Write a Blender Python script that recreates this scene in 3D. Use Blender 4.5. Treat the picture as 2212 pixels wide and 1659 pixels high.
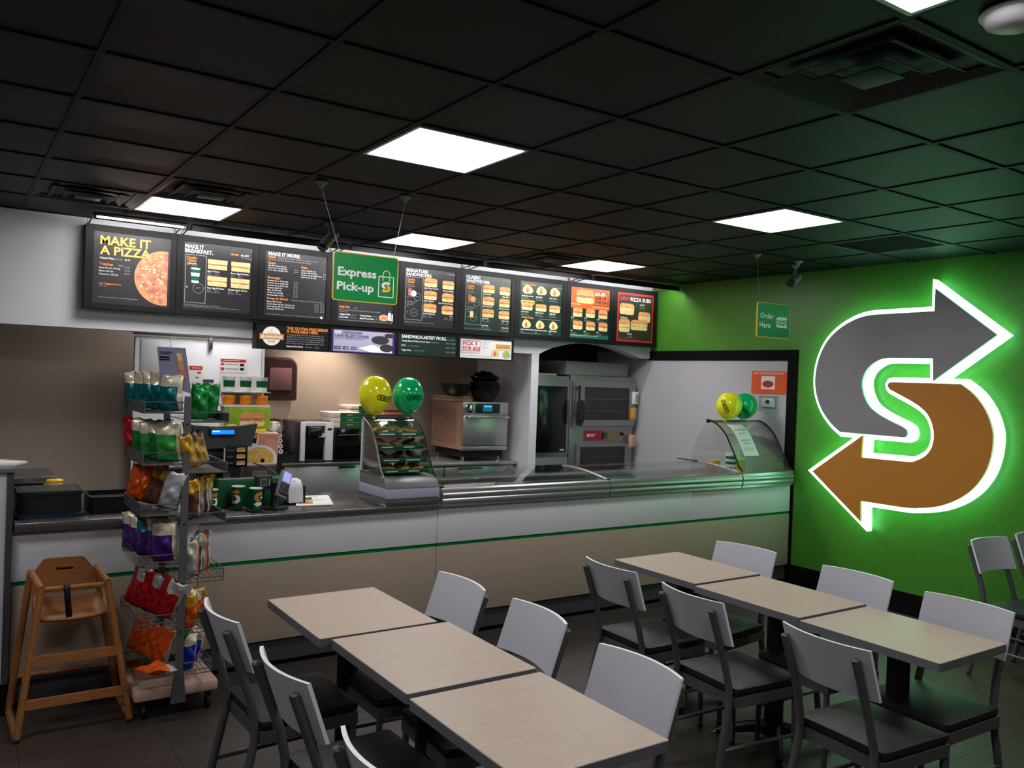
import bpy, bmesh, math, random
from mathutils import Vector, Matrix
PI = math.pi
rnd = random.Random(7)
for _o in list(bpy.data.objects):
    bpy.data.objects.remove(_o, do_unlink=True)
C = bpy.context.scene.collection

# ------------------------------------------------------------------ camera, world, exposure
CAM_H, CEIL = 1.79, 2.855
cam_data = bpy.data.cameras.new('camera')
cam = bpy.data.objects.new('camera', cam_data)
C.objects.link(cam)
cr = Vector((0.82789, -0.55970, 0.03652))
cu = Vector((-0.02649, 0.02603, 0.99931))
cf = Vector((0.56026, 0.82829, -0.00672))
M3 = Matrix((cr, cu, -cf)).transposed()
cam.matrix_world = Matrix.Translation((0, 0, CAM_H)) @ M3.to_4x4()
cam_data.sensor_width = 36.0
cam_data.lens = 1803.6 / 2212 * 36.0
cam_data.clip_start = 0.05
bpy.context.scene.camera = cam

scn = bpy.context.scene
scn.view_settings.view_transform = 'Standard'
scn.view_settings.look = 'None'
scn.view_settings.gamma = 1.0
scn.view_settings.use_curve_mapping = False
scn.view_settings.exposure = 0.0
world = bpy.data.worlds.new('world')
scn.world = world
world.use_nodes = True
world.node_tree.nodes['Background'].inputs[0].default_value = (0.35, 0.38, 0.45, 1)
world.node_tree.nodes['Background'].inputs[1].default_value = 0.02

PANEL_E = 22.0       # ceiling panel emission
TUBE_E = 60.0       # menu tube emission
HALO_E = 5.2       # logo halo emission
KITCHEN_W = 36.0    # lamp over the back counter

# ------------------------------------------------------------------ materials
def lin(c):
    return tuple(((v / 255) / 12.92 if v / 255 <= 0.04045 else ((v / 255 + 0.055) / 1.055) ** 2.4) for v in c)

MATS = {}
def mat(name, rgb, rough=0.5, metal=0.0, noise=0.0, nscale=20.0, bump=0.0, bscale=60.0, emit=None, estr=0.0,
        trans=0.0, alpha=1.0, coat=0.0, stretch=None, rgb2=None, ior=1.45, spec=None, rot=None):
    if name in MATS:
        return MATS[name]
    m = bpy.data.materials.new(name)
    m.use_nodes = True
    nt = m.node_tree
    b = nt.nodes['Principled BSDF']
    col = (*lin(rgb), 1)
    b.inputs['Base Color'].default_value = col
    b.inputs['Roughness'].default_value = rough
    b.inputs['Metallic'].default_value = metal
    b.inputs['IOR'].default_value = ior
    if spec is not None:
        b.inputs['Specular IOR Level'].default_value = spec
    if coat:
        b.inputs['Coat Weight'].default_value = coat
        b.inputs['Coat Roughness'].default_value = 0.08
    if trans:
        b.inputs['Transmission Weight'].default_value = trans
    if alpha < 1:
        b.inputs['Alpha'].default_value = alpha
    if emit:
        b.inputs['Emission Color'].default_value = (*lin(emit), 1)
        b.inputs['Emission Strength'].default_value = estr
    if noise or bump:
        tc = nt.nodes.new('ShaderNodeTexCoord')
        mp = nt.nodes.new('ShaderNodeMapping')
        nt.links.new(tc.outputs['Object'], mp.inputs['Vector'])
        if stretch:
            mp.inputs['Scale'].default_value = stretch
        if rot:
            mp.vector_type = 'TEXTURE'
            mp.inputs['Rotation'].default_value = rot
            mp.inputs['Scale'].default_value = tuple(1 / v for v in (stretch or (1, 1, 1)))
    if noise:
        nz = nt.nodes.new('ShaderNodeTexNoise')
        nz.inputs['Scale'].default_value = nscale
        nz.inputs['Detail'].default_value = 5
        nt.links.new(mp.outputs[0], nz.inputs['Vector'])
        mx = nt.nodes.new('ShaderNodeMix')
        mx.data_type = 'RGBA'
        c2 = lin(rgb2) if rgb2 else tuple(v * (1 - noise) for v in col[:3])
        mx.inputs[6].default_value = col
        mx.inputs[7].default_value = (*c2, 1)
        rp = nt.nodes.new('ShaderNodeMapRange')
        rp.inputs['From Min'].default_value = 0.3
        rp.inputs['From Max'].default_value = 0.7
        nt.links.new(nz.outputs['Fac'], rp.inputs['Value'])
        nt.links.new(rp.outputs[0], mx.inputs[0])
        nt.links.new(mx.outputs[2], b.inputs['Base Color'])
    if bump:
        n2 = nt.nodes.new('ShaderNodeTexNoise')
        n2.inputs['Scale'].default_value = bscale
        n2.inputs['Detail'].default_value = 4
        nt.links.new(mp.outputs[0], n2.inputs['Vector'])
        bp = nt.nodes.new('ShaderNodeBump')
        bp.inputs['Strength'].default_value = bump
        bp.inputs['Distance'].default_value = 0.01
        nt.links.new(n2.outputs['Fac'], bp.inputs['Height'])
        nt.links.new(bp.outputs[0], b.inputs['Normal'])
    MATS[name] = m
    return m

def emis(name, rgb, strength):
    if name in MATS:
        return MATS[name]
    m = bpy.data.materials.new(name)
    m.use_nodes = True
    nt = m.node_tree
    nt.nodes.clear()
    e = nt.nodes.new('ShaderNodeEmission')
    e.inputs[0].default_value = (*rgb, 1)
    e.inputs[1].default_value = strength
    o = nt.nodes.new('ShaderNodeOutputMaterial')
    nt.links.new(e.outputs[0], o.inputs[0])
    MATS[name] = m
    return m

WHITE = mat('white_laminate', (212, 212, 216), 0.36, noise=0.03, nscale=90)
PLATE = mat('white_plywood_plate', (184, 185, 194), 0.6)
PLATE_EDGE = mat('plate_edge', (225, 225, 230), 0.35)
MAPLE = mat('maple_laminate_top', (176, 160, 143), 0.42, noise=0.08, nscale=9, stretch=(1.2, 14, 4), rgb2=(167, 149, 131))
MAPLE_P = mat('maple_laminate_panel', (166, 149, 132), 0.45, noise=0.08, nscale=7, stretch=(1.0, 4, 16), rgb2=(160, 143, 126))
FRAME = mat('grey_metal_frame', (84, 84, 86), 0.4, 0.2)
BAND = mat('grey_edge_band', (98, 97, 102), 0.5)
VINYL = mat('black_vinyl', (27, 24, 23), 0.5, bump=0.12, bscale=120)
BLACK = mat('black_plastic', (16, 16, 17), 0.4)
BLACKM = mat('black_metal', (20, 19, 20), 0.45, 0.2)
DARKG = mat('dark_grey_plastic', (62, 63, 66), 0.45)
RUBBER = mat('black_rubber', (12, 12, 12), 0.6)
STEEL = mat('brushed_steel', (176, 176, 178), 0.3, 0.8, bump=0.03, bscale=40, stretch=(1, 40, 40))
STEELD = mat('worn_steel', (150, 148, 147), 0.24, 0.85, noise=0.25, nscale=6, bump=0.03, bscale=60)
CHROME = mat('chrome', (200, 200, 202), 0.1, 1.0)
SOFFIT = mat('soffit_paint', (206, 206, 211), 0.6, bump=0.03, bscale=200)
WALLW = mat('white_wall_paint', (188, 187, 192), 0.55, bump=0.03, bscale=200)
BEIGE = mat('beige_wall_paint', (158, 143, 131), 0.6, noise=0.05, nscale=3, bump=0.03, bscale=200)
KDARK = mat('dark_plaster', (42, 40, 40), 0.8)
GREENW = mat('lime_green_wallcovering', (76, 142, 46), 0.40, noise=0.2, nscale=6, stretch=(1, 1, 14), rot=(-0.75, 0, 0), rgb2=(66, 128, 38))
CEILT = mat('charcoal_ceiling_tile', (23, 20, 21), 0.55, noise=0.2, nscale=160, bump=0.1, bscale=240, spec=0.22)
TBAR = mat('dark_grid_bar', (21, 19, 19), 0.6, spec=0.22)
FLOORT = mat('brown_floor_tile', (64, 54, 50), 0.45, noise=0.2, nscale=7, stretch=(1.2, 9, 1), rgb2=(52, 44, 41))
GROUT = mat('dark_grout', (46, 40, 38), 0.9)
BASEB = mat('black_vinyl_base', (10, 9, 10), 0.75, spec=0.15)
GSTRIPE = mat('green_gloss_stripe', (0, 110, 52), 0.25)
def thin_glass(name, tint, refl=0.06):
    m = bpy.data.materials.new(name); m.use_nodes = True; nt = m.node_tree; nt.nodes.clear()
    tr = nt.nodes.new('ShaderNodeBsdfTransparent'); tr.inputs[0].default_value = (*tint, 1)
    gl = nt.nodes.new('ShaderNodeBsdfGlossy'); gl.inputs['Roughness'].default_value = 0.03
    lw = nt.nodes.new('ShaderNodeLayerWeight'); lw.inputs[0].default_value = 0.25
    mr = nt.nodes.new('ShaderNodeMapRange'); mr.inputs['To Min'].default_value = refl; mr.inputs['To Max'].default_value = 0.55
    nt.links.new(lw.outputs['Fresnel'], mr.inputs['Value'])
    mx = nt.nodes.new('ShaderNodeMixShader'); o = nt.nodes.new('ShaderNodeOutputMaterial')
    nt.links.new(mr.outputs[0], mx.inputs[0]); nt.links.new(tr.outputs[0], mx.inputs[1]); nt.links.new(gl.outputs[0], mx.inputs[2]); nt.links.new(mx.outputs[0], o.inputs[0])
    return m
GLASS = thin_glass('clear_glass', (0.94, 0.97, 0.955))
PAPER = mat('white_paper', (225, 225, 222), 0.7)
SGREEN = mat('sign_green', (0, 132, 62), 0.35)
SDGREEN = mat('deep_green', (0, 92, 50), 0.35)
SYEL = mat('sign_yellow', (246, 190, 40), 0.4)
PW = mat('print_white', (232, 232, 232), 0.5)
PG = mat('print_grey', (150, 150, 152), 0.5)
PO = mat('print_orange', (238, 140, 44), 0.5)
PGOLD = mat('print_gold', (250, 190, 80), 0.5)
PBK = mat('print_black', (13, 13, 14), 0.5, spec=0.3)
PBOARD = mat('print_board_dark', (36, 34, 39), 0.4)
PBOARDG = mat('print_board_green', (26, 44, 38), 0.35)
PRED = mat('print_red', (196, 40, 36), 0.5)
PORANGE = mat('print_poster_orange', (232, 92, 36), 0.5)
PPURP = mat('print_purple', (56, 38, 110), 0.45)
PLILAC = mat('print_lilac', (168, 164, 186), 0.45)
BUN = mat('print_bun', (222, 164, 98), 0.6, noise=0.2, nscale=30, rgb2=(196, 128, 66))
BUNL = mat('print_bun_light', (240, 206, 150), 0.6, noise=0.2, nscale=30, rgb2=(226, 180, 112))
MEAT = mat('print_meat', (170, 66, 52), 0.6, noise=0.4, nscale=60, rgb2=(210, 120, 100))
LETT = mat('print_lettuce', (120, 150, 60), 0.6, noise=0.4, nscale=70, rgb2=(196, 206, 120))
CHEESE = mat('print_cheese', (232, 204, 150), 0.6)
PIZZA = mat('print_pizza', (216, 160, 118), 0.6, noise=0.6, nscale=22, rgb2=(172, 86, 74))
CRUST = mat('print_crust', (206, 146, 92), 0.6)
LOGOG = mat('logo_grey', (150, 148, 153), 0.45)
LOGOO = mat('logo_orange', (196, 128, 44), 0.5)
WOOD = mat('honey_wood', (158, 104, 58), 0.42, noise=0.25, nscale=8, stretch=(3, 3, 12), rgb2=(132, 84, 46))
PALEW = mat('pale_wood', (196, 164, 146), 0.5, noise=0.15, nscale=10, stretch=(2, 10, 10))
CARD = mat('cardboard', (176, 138, 104), 0.75, noise=0.1, nscale=12)
LAMP = emis('lamp_diffuser', (1.0, 0.985, 0.99), PANEL_E)
TUBE = emis('lamp_tube', (1.0, 0.98, 0.97), TUBE_E)
HALO = emis('green_led_strip', (0.36, 1.0, 0.62), HALO_E)

# ------------------------------------------------------------------ mesh builder
_txt = {}
def text_geo(s, bold=0.01):
    key = (s, bold)
    if key in _txt:
        return _txt[key]
    cu_ = bpy.data.curves.new('t', 'FONT')
    cu_.body = s
    cu_.offset = bold * 0.55
    cu_.resolution_u = 2
    o = bpy.data.objects.new('t', cu_)
    C.objects.link(o)
    dg = bpy.context.evaluated_depsgraph_get()
    me = bpy.data.meshes.new_from_object(o.evaluated_get(dg))
    v = [(p.co.x, p.co.y) for p in me.vertices]
    f = [tuple(p.vertices) for p in me.polygons]
    bpy.data.objects.remove(o, do_unlink=True)
    bpy.data.curves.remove(cu_)
    bpy.data.meshes.remove(me)
    xs = [p[0] for p in v] or [0, 1]
    x0, x1 = min(xs), max(xs)
    v = [(p[0] - x0, p[1]) for p in v]
    _txt[key] = (v, f, max(x1 - x0, 1e-4))
    return _txt[key]

class MB:
    def __init__(s):
        s.bm = bmesh.new(); s.mats = []; s.smooth = []
    def mi(s, m):
        if m not in s.mats:
            s.mats.append(m)
        return s.mats.index(m)
    def face(s, vs, m, smooth=False):
        try:
            f = s.bm.faces.new(vs)
        except ValueError:
            return None
        f.material_index = s.mi(m); f.smooth = smooth
        return f
    def poly(s, pts, m):
        return s.face([s.bm.verts.new(p) for p in pts], m)
    def box(s, x0, x1, y0, y1, z0, z1, m, bev=0.0, seg=2, top=None):
        mx = Matrix.Translation(((x0 + x1) / 2, (y0 + y1) / 2, (z0 + z1) / 2)) @ Matrix.Diagonal((abs(x1 - x0), abs(y1 - y0), abs(z1 - z0), 1))
        r = bmesh.ops.create_cube(s.bm, size=1, matrix=mx)
        vs = set(r['verts'])
        fs = {f for v in vs for f in v.link_faces}
        k = s.mi(m)
        for f in fs:
            f.material_index = k
        if top is not None:
            for f in fs:
                if f.normal.z > 0.9 or f.calc_center_median().z > max(z0, z1) - 1e-6:
                    f.material_index = s.mi(top)
        if bev:
            es = list({e for f in fs for e in f.edges})
            b = bmesh.ops.bevel(s.bm, geom=es, offset=bev, segments=seg, profile=0.5, affect='EDGES')
            for f in b['faces']:
                f.smooth = True
                f.material_index = k if top is None else f.material_index
        return s
    def prism(s, pts, a0, a1, m, axis='y', cap0=None, cap1=None, smooth=False):
        """polygon pts extruded along axis between a0 and a1. axis x: pts=(y,z); y: (x,z); z: (x,y)"""
        def P(p, a):
            return {'x': (a, p[0], p[1]), 'y': (p[0], a, p[1]), 'z': (p[0], p[1], a)}[axis]
        A = [s.bm.verts.new(P(p, a0)) for p in pts]
        B = [s.bm.verts.new(P(p, a1)) for p in pts]
        n = len(pts)
        fa = s.face(A, cap0 or m)
        fb = s.face(B[::-1], cap1 or m)
        for i in range(n):
            s.face([A[i], B[i], B[(i + 1) % n], A[(i + 1) % n]], m, smooth)
        for f in (fa, fb):
            if f: f.normal_update()
        if n > 4:
            bmesh.ops.triangulate(s.bm, faces=[f for f in (fa, fb) if f])
        return s
    def tube(s, pts, r, m, seg=8, caps=True, closed=False):
        pts = [Vector(p) for p in pts]
        rs = r if isinstance(r, (list, tuple)) else [r] * len(pts)
        rings = []
        t0 = (pts[1] - pts[0]).normalized()
        up = Vector((0, 0, 1)) if abs(t0.z) < 0.95 else Vector((0, 1, 0))
        u = t0.cross(up).normalized()
        n = len(pts)
        for i, p in enumerate(pts):
            if closed:
                t = (pts[(i + 1) % n] - pts[i - 1]).normalized()
            else:
                t = (pts[min(i + 1, n - 1)] - pts[max(i - 1, 0)]).normalized()
            u = (u - t * u.dot(t)).normalized()
            w = t.cross(u)
            rings.append([s.bm.verts.new(p + (u * math.cos(2 * PI * k / seg + PI / seg) + w * math.sin(2 * PI * k / seg + PI / seg)) * rs[i]) for k in range(seg)])
        for i in range(n if closed else n - 1):
            a, b = rings[i], rings[(i + 1) % n]
            for k in range(seg):
                s.face([a[k], a[(k + 1) % seg], b[(k + 1) % seg], b[k]], m, seg > 4)
        if caps and not closed:
            s.face(rings[0][::-1], m); s.face(rings[-1], m)
        return s
    def lathe(s, prof, m, c=(0, 0, 0), seg=20, axis='z', mats=None, sx=1.0, sy=1.0):
        rings = []
        for (r, h) in prof:
            ring = []
            for k in range(seg):
                a = 2 * PI * k / seg
                x, y = r * math.cos(a) * sx, r * math.sin(a) * sy
                p = {'z': (x, y, h), 'y': (x, h, y), 'x': (h, x, y)}[axis]
                ring.append(s.bm.verts.new((p[0] + c[0], p[1] + c[1], p[2] + c[2])))
            rings.append(ring)
        for i in range(len(prof) - 1):
            mm = mats[i] if mats else m
            for k in range(seg):
                s.face([rings[i][k], rings[i][(k + 1) % seg], rings[i + 1][(k + 1) % seg], rings[i + 1][k]], mm, True)
        if prof[0][0] > 1e-5:
            s.face(rings[0][::-1], mats[0] if mats else m)
        if prof[-1][0] > 1e-5:
            s.face(rings[-1], mats[-1] if mats else m)
        return s
    def grid(s, fn, nu, nv, m, smooth=True, mfn=None):
        V = [[s.bm.verts.new(fn(i / nu, j / nv)) for j in range(nv + 1)] for i in range(nu + 1)]
        for i in range(nu):
            for j in range(nv):
                s.face([V[i][j], V[i + 1][j], V[i + 1][j + 1], V[i][j + 1]], mfn(i, j) if mfn else m, smooth)
        return s
    def text(s, st, fn, h, m, w=None, bold=0.02, align='l'):
        """fn maps text-plane (x, y) to a 3-D point; h = cap height"""
        v, f, wd = text_geo(st, bold)
        k = h / 0.70
        kx = k if w is None else w / wd
        off = {'l': 0, 'c': -wd * kx / 2, 'r': -wd * kx}[align]
        V = [s.bm.verts.new(fn(p[0] * kx + off, p[1] * k)) for p in v]
        for q in f:
            s.face([V[i] for i in q], m)
        return s

def obj(name, mb, parent=None, world_co=True, sub=0, recalc=True):
    bm = mb.bm
    if recalc:
        bmesh.ops.recalc_face_normals(bm, faces=bm.faces)
    me = bpy.data.meshes.new(name)
    if parent is not None and world_co:
        l = parent.location
        if parent.parent:
            l = l + parent.parent.location
        bmesh.ops.translate(bm, verts=bm.verts, vec=(-l[0], -l[1], -l[2]))
    bm.to_mesh(me); bm.free()
    me.set_sharp_from_angle(angle=0.75)
    for m in mb.mats:
        me.materials.append(m)
    o = bpy.data.objects.new(name, me)
    C.objects.link(o)
    if parent is not None:
        o.parent = parent
    if sub:
        md = o.modifiers.new('sub', 'SUBSURF'); md.levels = sub; md.render_levels = sub
    return o

def thing(name, label, cat, loc=(0, 0, 0), rz=0, group=None):
    o = bpy.data.objects.new(name, None)
    o.empty_display_size = 0.05
    C.objects.link(o)
    o.location = loc; o.rotation_euler = (0, 0, rz)
    o['label'] = label; o['category'] = cat
    if group:
        o['group'] = group
    return o
def tag(o, label, cat, group=None):
    o['label'] = label; o['category'] = cat
    if group:
        o['group'] = group
    return o
def struct(o):
    o['kind'] = 'structure'
    return o
def origin(o, p):
    """move the origin of a parentless mesh to p without moving it"""
    p = Vector(p)
    o.data.transform(Matrix.Translation(-p))
    o.location = p
    return o
def copy_tree(o, parent=None):
    c = o.copy(); C.objects.link(c)
    if parent is not None:
        c.parent = parent
    for ch in [x for x in bpy.data.objects if x.parent == o]:
        copy_tree(ch, c)
    return c
def circle(cx, cy, r, n=24, a0=0, a1=2 * PI, ry=None):
    ry = r if ry is None else ry
    full = abs(a1 - a0 - 2 * PI) < 1e-6
    k = n if full else n + 1
    return [(cx + r * math.cos(a0 + (a1 - a0) * i / n), cy + ry * math.sin(a0 + (a1 - a0) * i / n)) for i in range(k)]
def rrect(x0, x1, y0, y1, r, n=5):
    p = []
    for (cx, cy, a) in ((x1 - r, y1 - r, 0), (x0 + r, y1 - r, PI / 2), (x0 + r, y0 + r, PI), (x1 - r, y0 + r, 1.5 * PI)):
        p += [(cx + r * math.cos(a + PI / 2 * i / n), cy + r * math.sin(a + PI / 2 * i / n)) for i in range(n + 1)]
    return p

# ------------------------------------------------------------------ room shell
XW, YS = 6.49, 6.86           # green wall, menu soffit
XL, YB = -2.9, -1.7           # walls behind the viewer
GX, GY, GD = 3.4547, 1.9758, 0.6096

mb = MB(); mb.box(XL, XW, YB, 7.9, -0.06, -0.004, GROUT)
floor = struct(obj('floor', mb))
tile_me = None
for i in range(-5, 6):
    for j in range(0, 10):
        x0, y0 = 0.31 + i * 0.61 + 2.44, 0.3 + j * 0.457
        if x0 + 0.61 > XW or y0 + 0.45 > 5.0:
            continue
        if tile_me is None:
            t = MB(); t.box(0.001, 0.609, 0.001, 0.456, -0.004, 0.0, FLOORT)
            o = obj('tile', t, floor); tile_me = o.data
        else:
            o = bpy.data.objects.new('tile', tile_me); C.objects.link(o); o.parent = floor
        o.location = (x0, y0, 0)

ix0, ix1 = -9, 5              # grid columns, X = GX + i*GD
jy0, jy1 = -5, 8              # grid rows
def cell_x(x): return math.floor((x - GX) / GD)
def cell_y(y): return math.floor((y - GY) / GD)
LIGHTS = [(1.931, 3.500), (4.369, 3.510), (1.321, 5.938), (3.15, 5.938), (4.979, 5.938), (1.931, 1.06),
          (4.369, 1.06), (-0.508, 3.5), (-0.508, 1.06)]
VENTS = [(2.54, 1.67), (0.711, 5.938), (1.321, 5.328), (4.369, 5.938)]
GRILLE = (5.588, 3.500)
used = {(cell_x(a), cell_y(b)) for a, b in LIGHTS + VENTS + [GRILLE]}
mb = MB(); mb.box(XL, XW + 0.02, YB, YS, CEIL + 0.03, CEIL + 0.06, KDARK)
ceiling = struct(obj('ceiling', mb))
ct = None
for i in range(ix0, ix1):
    for j in range(jy0, jy1):
        if (i, j) in used:
            continue
        x0, y0 = GX + i * GD, GY + j * GD
        if x0 + GD > XW + 0.03 or y0 + GD > YS + 0.01 or x0 < XL or y0 < YB:
            continue
        if ct is None:
            t = MB(); t.box(0.010, GD - 0.010, 0.010, GD - 0.010, CEIL + 0.006, CEIL + 0.024, CEILT)
            o = obj('ceiling_tile', t, ceiling); ct = o.data
        else:
            o = bpy.data.objects.new('ceiling_tile', ct); C.objects.link(o); o.parent = ceiling
        o.location = (x0, y0, 0)
for i in range(ix0, ix1 + 1):
    x = GX + i * GD
    if XL < x < XW:
        b = MB(); b.box(x - 0.012, x + 0.012, YB, YS, CEIL, CEIL + 0.008, TBAR); obj('grid_bar', b, ceiling)
for j in range(jy0, jy1 + 1):
    y = GY + j * GD
    if YB < y < YS:
        b = MB(); b.box(XL, XW, y - 0.012, y + 0.012, CEIL - 0.0005, CEIL + 0.007, TBAR); obj('grid_bar', b, ceiling)

# green accent wall with the white kitchen end behind the black trim
mb = MB()
mb.box(XW, XW + 0.1, YB, 4.90, 0.0, CEIL + 0.06, GREENW)
mb.box(XW, XW + 0.1, 4.90, 8.0, 2.15, CEIL + 0.06, GREENW)
struct(obj('wall_right', mb))
mb = MB(); mb.box(XW + 0.004, XW + 0.1, 4.90, 8.0, 0, 2.15, WALLW); struct(obj('wall_right_kitchen', mb))
mb = MB()
mb.box(XW - 0.012, XW + 0.01, 4.90, 5.01, 0.0, 2.15, BASEB)
struct(obj('trim_1', mb))
mb = MB(); mb.box(XW - 0.012, XW + 0.01, 5.01, YS + 0.02, 2.05, 2.15, BASEB); struct(obj('trim_2', mb))
mb = MB(); mb.box(XW - 0.014, XW, YB, 4.90, 0.0, 0.17, BASEB); mb.box(XW - 0.02, XW, YB, 4.90, 0.0, 0.02, BASEB)
struct(obj('baseboard_right', mb))
mb = MB(); mb.box(XL - 0.1, XL, YB, 8.0, 0, CEIL + 0.06, BEIGE); struct(obj('wall_left', mb))
mb = MB(); mb.box(XL, XW + 0.1, YB - 0.1, YB, 0, CEIL + 0.06, BEIGE); struct(obj('wall_front', mb))
mb = MB(); mb.box(XL, XW + 0.1, 7.9, 8.0, 0, CEIL, BEIGE); struct(obj('wall_back', mb))
# soffit carrying the menu boards, arched over the oven bay
arch = [(4.965, 2.05), (5.04, 2.085), (5.136, 2.121), (5.29, 2.158), (5.43, 2.18), (5.56, 2.19), (5.702, 2.191), (5.87, 2.178), (6.083, 2.134), (6.35, 2.064)]
pts = [(XL, 2.045), (4.965, 2.045)] + arch + [(XW, 2.064), (XW, CEIL + 0.06), (XL, CEIL + 0.06)]
mb = MB(); mb.prism(pts, YS, YS + 0.16, SOFFIT, 'y'); struct(obj('wall_soffit', mb))
mb = MB(); mb.box(4.872, 4.962, YS + 0.004, 7.9, 0, 2.046, SOFFIT); struct(obj('wall_partition', mb))
mb = MB(); mb.box(XL, 4.9, YS + 0.16, 7.9, 2.62, 2.66, KDARK); mb.box(4.9, XW, YS + 0.16, 7.9, 2.3, 2.34, KDARK)
mb.box(4.962, XW, 7.78, 7.9, 0, 2.3, KDARK)
struct(obj('ceiling_kitchen', mb))
# half wall at the left end of the counter
mb = MB(); mb.box(-1.2, 0.285, 4.87, 5.02, 0, 1.225, WALLW); mb.box(-1.2, 0.287, 4.862, 5.02, 0, 0.16, BASEB); mb.box(0.262, 0.292, 4.862, 5.03, 0.16, 1.225, DARKG)
hw = struct(obj('wall_half', mb))
mb = MB(); mb.box(-1.2, 0.297, 4.85, 5.35, 1.225, 1.25, BAND, 0.004); obj('cap', mb, hw)

# lamps
def ceiling_light(x, y, label):
    i, j = cell_x(x), cell_y(y)
    cx_, cy_ = GX + (i + .5) * GD, GY + (j + .5) * GD
    t = thing('ceiling_light', label, 'ceiling light', (cx_, cy_, CEIL), 0, 'square ceiling light panels')
    h = GD / 2 - 0.014
    b = MB()
    for (a0, a1, c0, c1) in ((-h, h, -h, -h + 0.016), (-h, h, h - 0.016, h), (-h, -h + 0.016, -h + 0.016, h - 0.016), (h - 0.016, h, -h + 0.016, h - 0.016)):
        b.box(cx_ + a0, cx_ + a1, cy_ + c0, cy_ + c1, CEIL - 0.003, CEIL + 0.02, WHITE)
    obj('frame', b, t)
    b = MB(); b.prism(rrect(cx_ - h + 0.014, cx_ + h - 0.014, cy_ - h + 0.014, cy_ + h - 0.014, 0.022), CEIL + 0.001, CEIL + 0.016, LAMP, 'z'); obj('diffuser', b, t)
LL = ['lit square ceiling panel above the left row of tables', 'lit square ceiling panel nearest the hanging Order Here sign',
      'lit square ceiling panel over the pizza and breakfast boards at far left', 'lit square ceiling panel just right of the Express Pick-up sign wires',
      'lit square ceiling panel above the classic sandwich boards, rightmost of the back three', 'lit square ceiling panel cut off by the top edge near the smoke detector']
for k, (x, y) in enumerate(LIGHTS):
    ceiling_light(x, y, LL[k] if k < 6 else ['lit square ceiling panel behind the viewer over the right row, outside the view', 'lit square ceiling panel left of the tables, outside the left edge of the view', 'lit square ceiling panel behind the viewer at far left, outside the view'][k - 6])
# ------------------------------------------------------------------ front counter
fc = thing('service_counter', 'left stretch of white and maple counter with steel worktop, behind the rack', 'counter', (1.5, 5.0, 0))
fr = thing('service_counter', 'right stretch of white and maple counter carrying the sandwich unit', 'counter', (4.6, 5.0, 0))
YC = 4.92
def front(par, a, b, ups, lows):
    mb = MB(); mb.box(a + .01, b - .002, YC + 0.03, YC + 0.10, 0.03, 0.855, DARKG); obj('body', mb, par)
    for q, w in ups:
        mb = MB(); mb.box(q, w, YC, YC + 0.03, 0.660, 0.905, WHITE, 0.002); obj('upper_panel', mb, par)
    for q, w in lows:
        mb = MB(); mb.box(q, w, YC, YC + 0.03, 0.168, 0.636, MAPLE_P, 0.002); obj('lower_panel', mb, par)
    mb = MB(); mb.box(a, b, YC + 0.008, YC + 0.03, 0.636, 0.660, GSTRIPE); obj('stripe', mb, par)
    mb = MB(); mb.box(a, b, YC + 0.05, YC + 0.10, 0.0, 0.168, BASEB); obj('toe_kick', mb, par)
front(fc, 0.292, 2.760, ((0.292, 1.211), (1.215, 2.760)), ((0.292, 1.211), (1.215, 2.760)))
front(fr, 2.764, 6.468, ((2.764, 5.186), (5.188, 6.468)), ((2.764, 6.468),))
mb = MB(); mb.box(1.217, 2.760, 4.868, 5.64, 0.907, 0.935, STEELD, 0.004); obj('worktop', mb, fc)
mb = MB(); mb.box(0.30, 1.211, 4.868, 5.64, 0.921, 0.966, STEELD, 0.004); obj('worktop', mb, fc)
mb = MB(); mb.box(0.30, 1.211, 4.90, 4.93, 0.905, 0.921, STEELD); obj('apron', mb, fc)
mb = MB(); mb.box(1.196, 1.211, 4.862, 4.87, 0.925, 0.96, STEELD); obj('hinge', mb, fc)

# ------------------------------------------------------------------ refrigerated sandwich unit on the counter
su = thing('sandwich_unit', 'long refrigerated sandwich unit with low glass lids and steel rail', 'food counter', (4.3, 5.3, 0.905))
def rail(x0, x1, y=4.868, hi=1.035):
    z0 = 0.912
    p = [(y + 0.05, z0), (y + 0.008, z0), (y + 0.008, z0 + 0.018), (y, z0 + 0.022), (y - 0.004, z0 + 0.036), (y, z0 + 0.05), (y + 0.004, z0 + 0.054),
         (y - 0.002, z0 + 0.062), (y - 0.006, z0 + 0.076), (y - 0.002, z0 + 0.09), (y + 0.006, z0 + 0.096), (y + 0.006, hi - 0.012), (y + 0.02, hi), (y + 0.05, hi)]
    b = MB(); b.prism(p, x0, x1, STEEL, 'x'); return b
obj('front_rail', rail(2.768, 4.235), su); obj('front_rail', rail(4.243, 5.745), su)
obj('front_rail', rail(5.755, 6.44, 4.865, 1.045), su)
mb = MB(); mb.box(2.77, 6.44, 5.50, 5.62, 0.905, 1.01, STEEL, 0.01); mb.box(2.77, 6.44, 5.47, 5.505, 0.93, 0.965, STEEL, 0.005); obj('back_rail', mb, su)
mb = MB(); mb.box(2.77, 6.44, 4.93, 5.52, 0.86, 0.872, BLACKM); mb.box(2.77, 2.80, 4.955, 5.5, 0.872, 0.96, STEEL); mb.box(6.41, 6.44, 4.955, 5.5, 0.872, 0.96, STEEL)
mb.box(4.23, 4.25, 4.955, 5.5, 0.872, 0.95, STEEL); mb.box(5.74, 5.76, 4.955, 5.5, 0.872, 0.95, STEEL); obj('well', mb, su)
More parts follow.
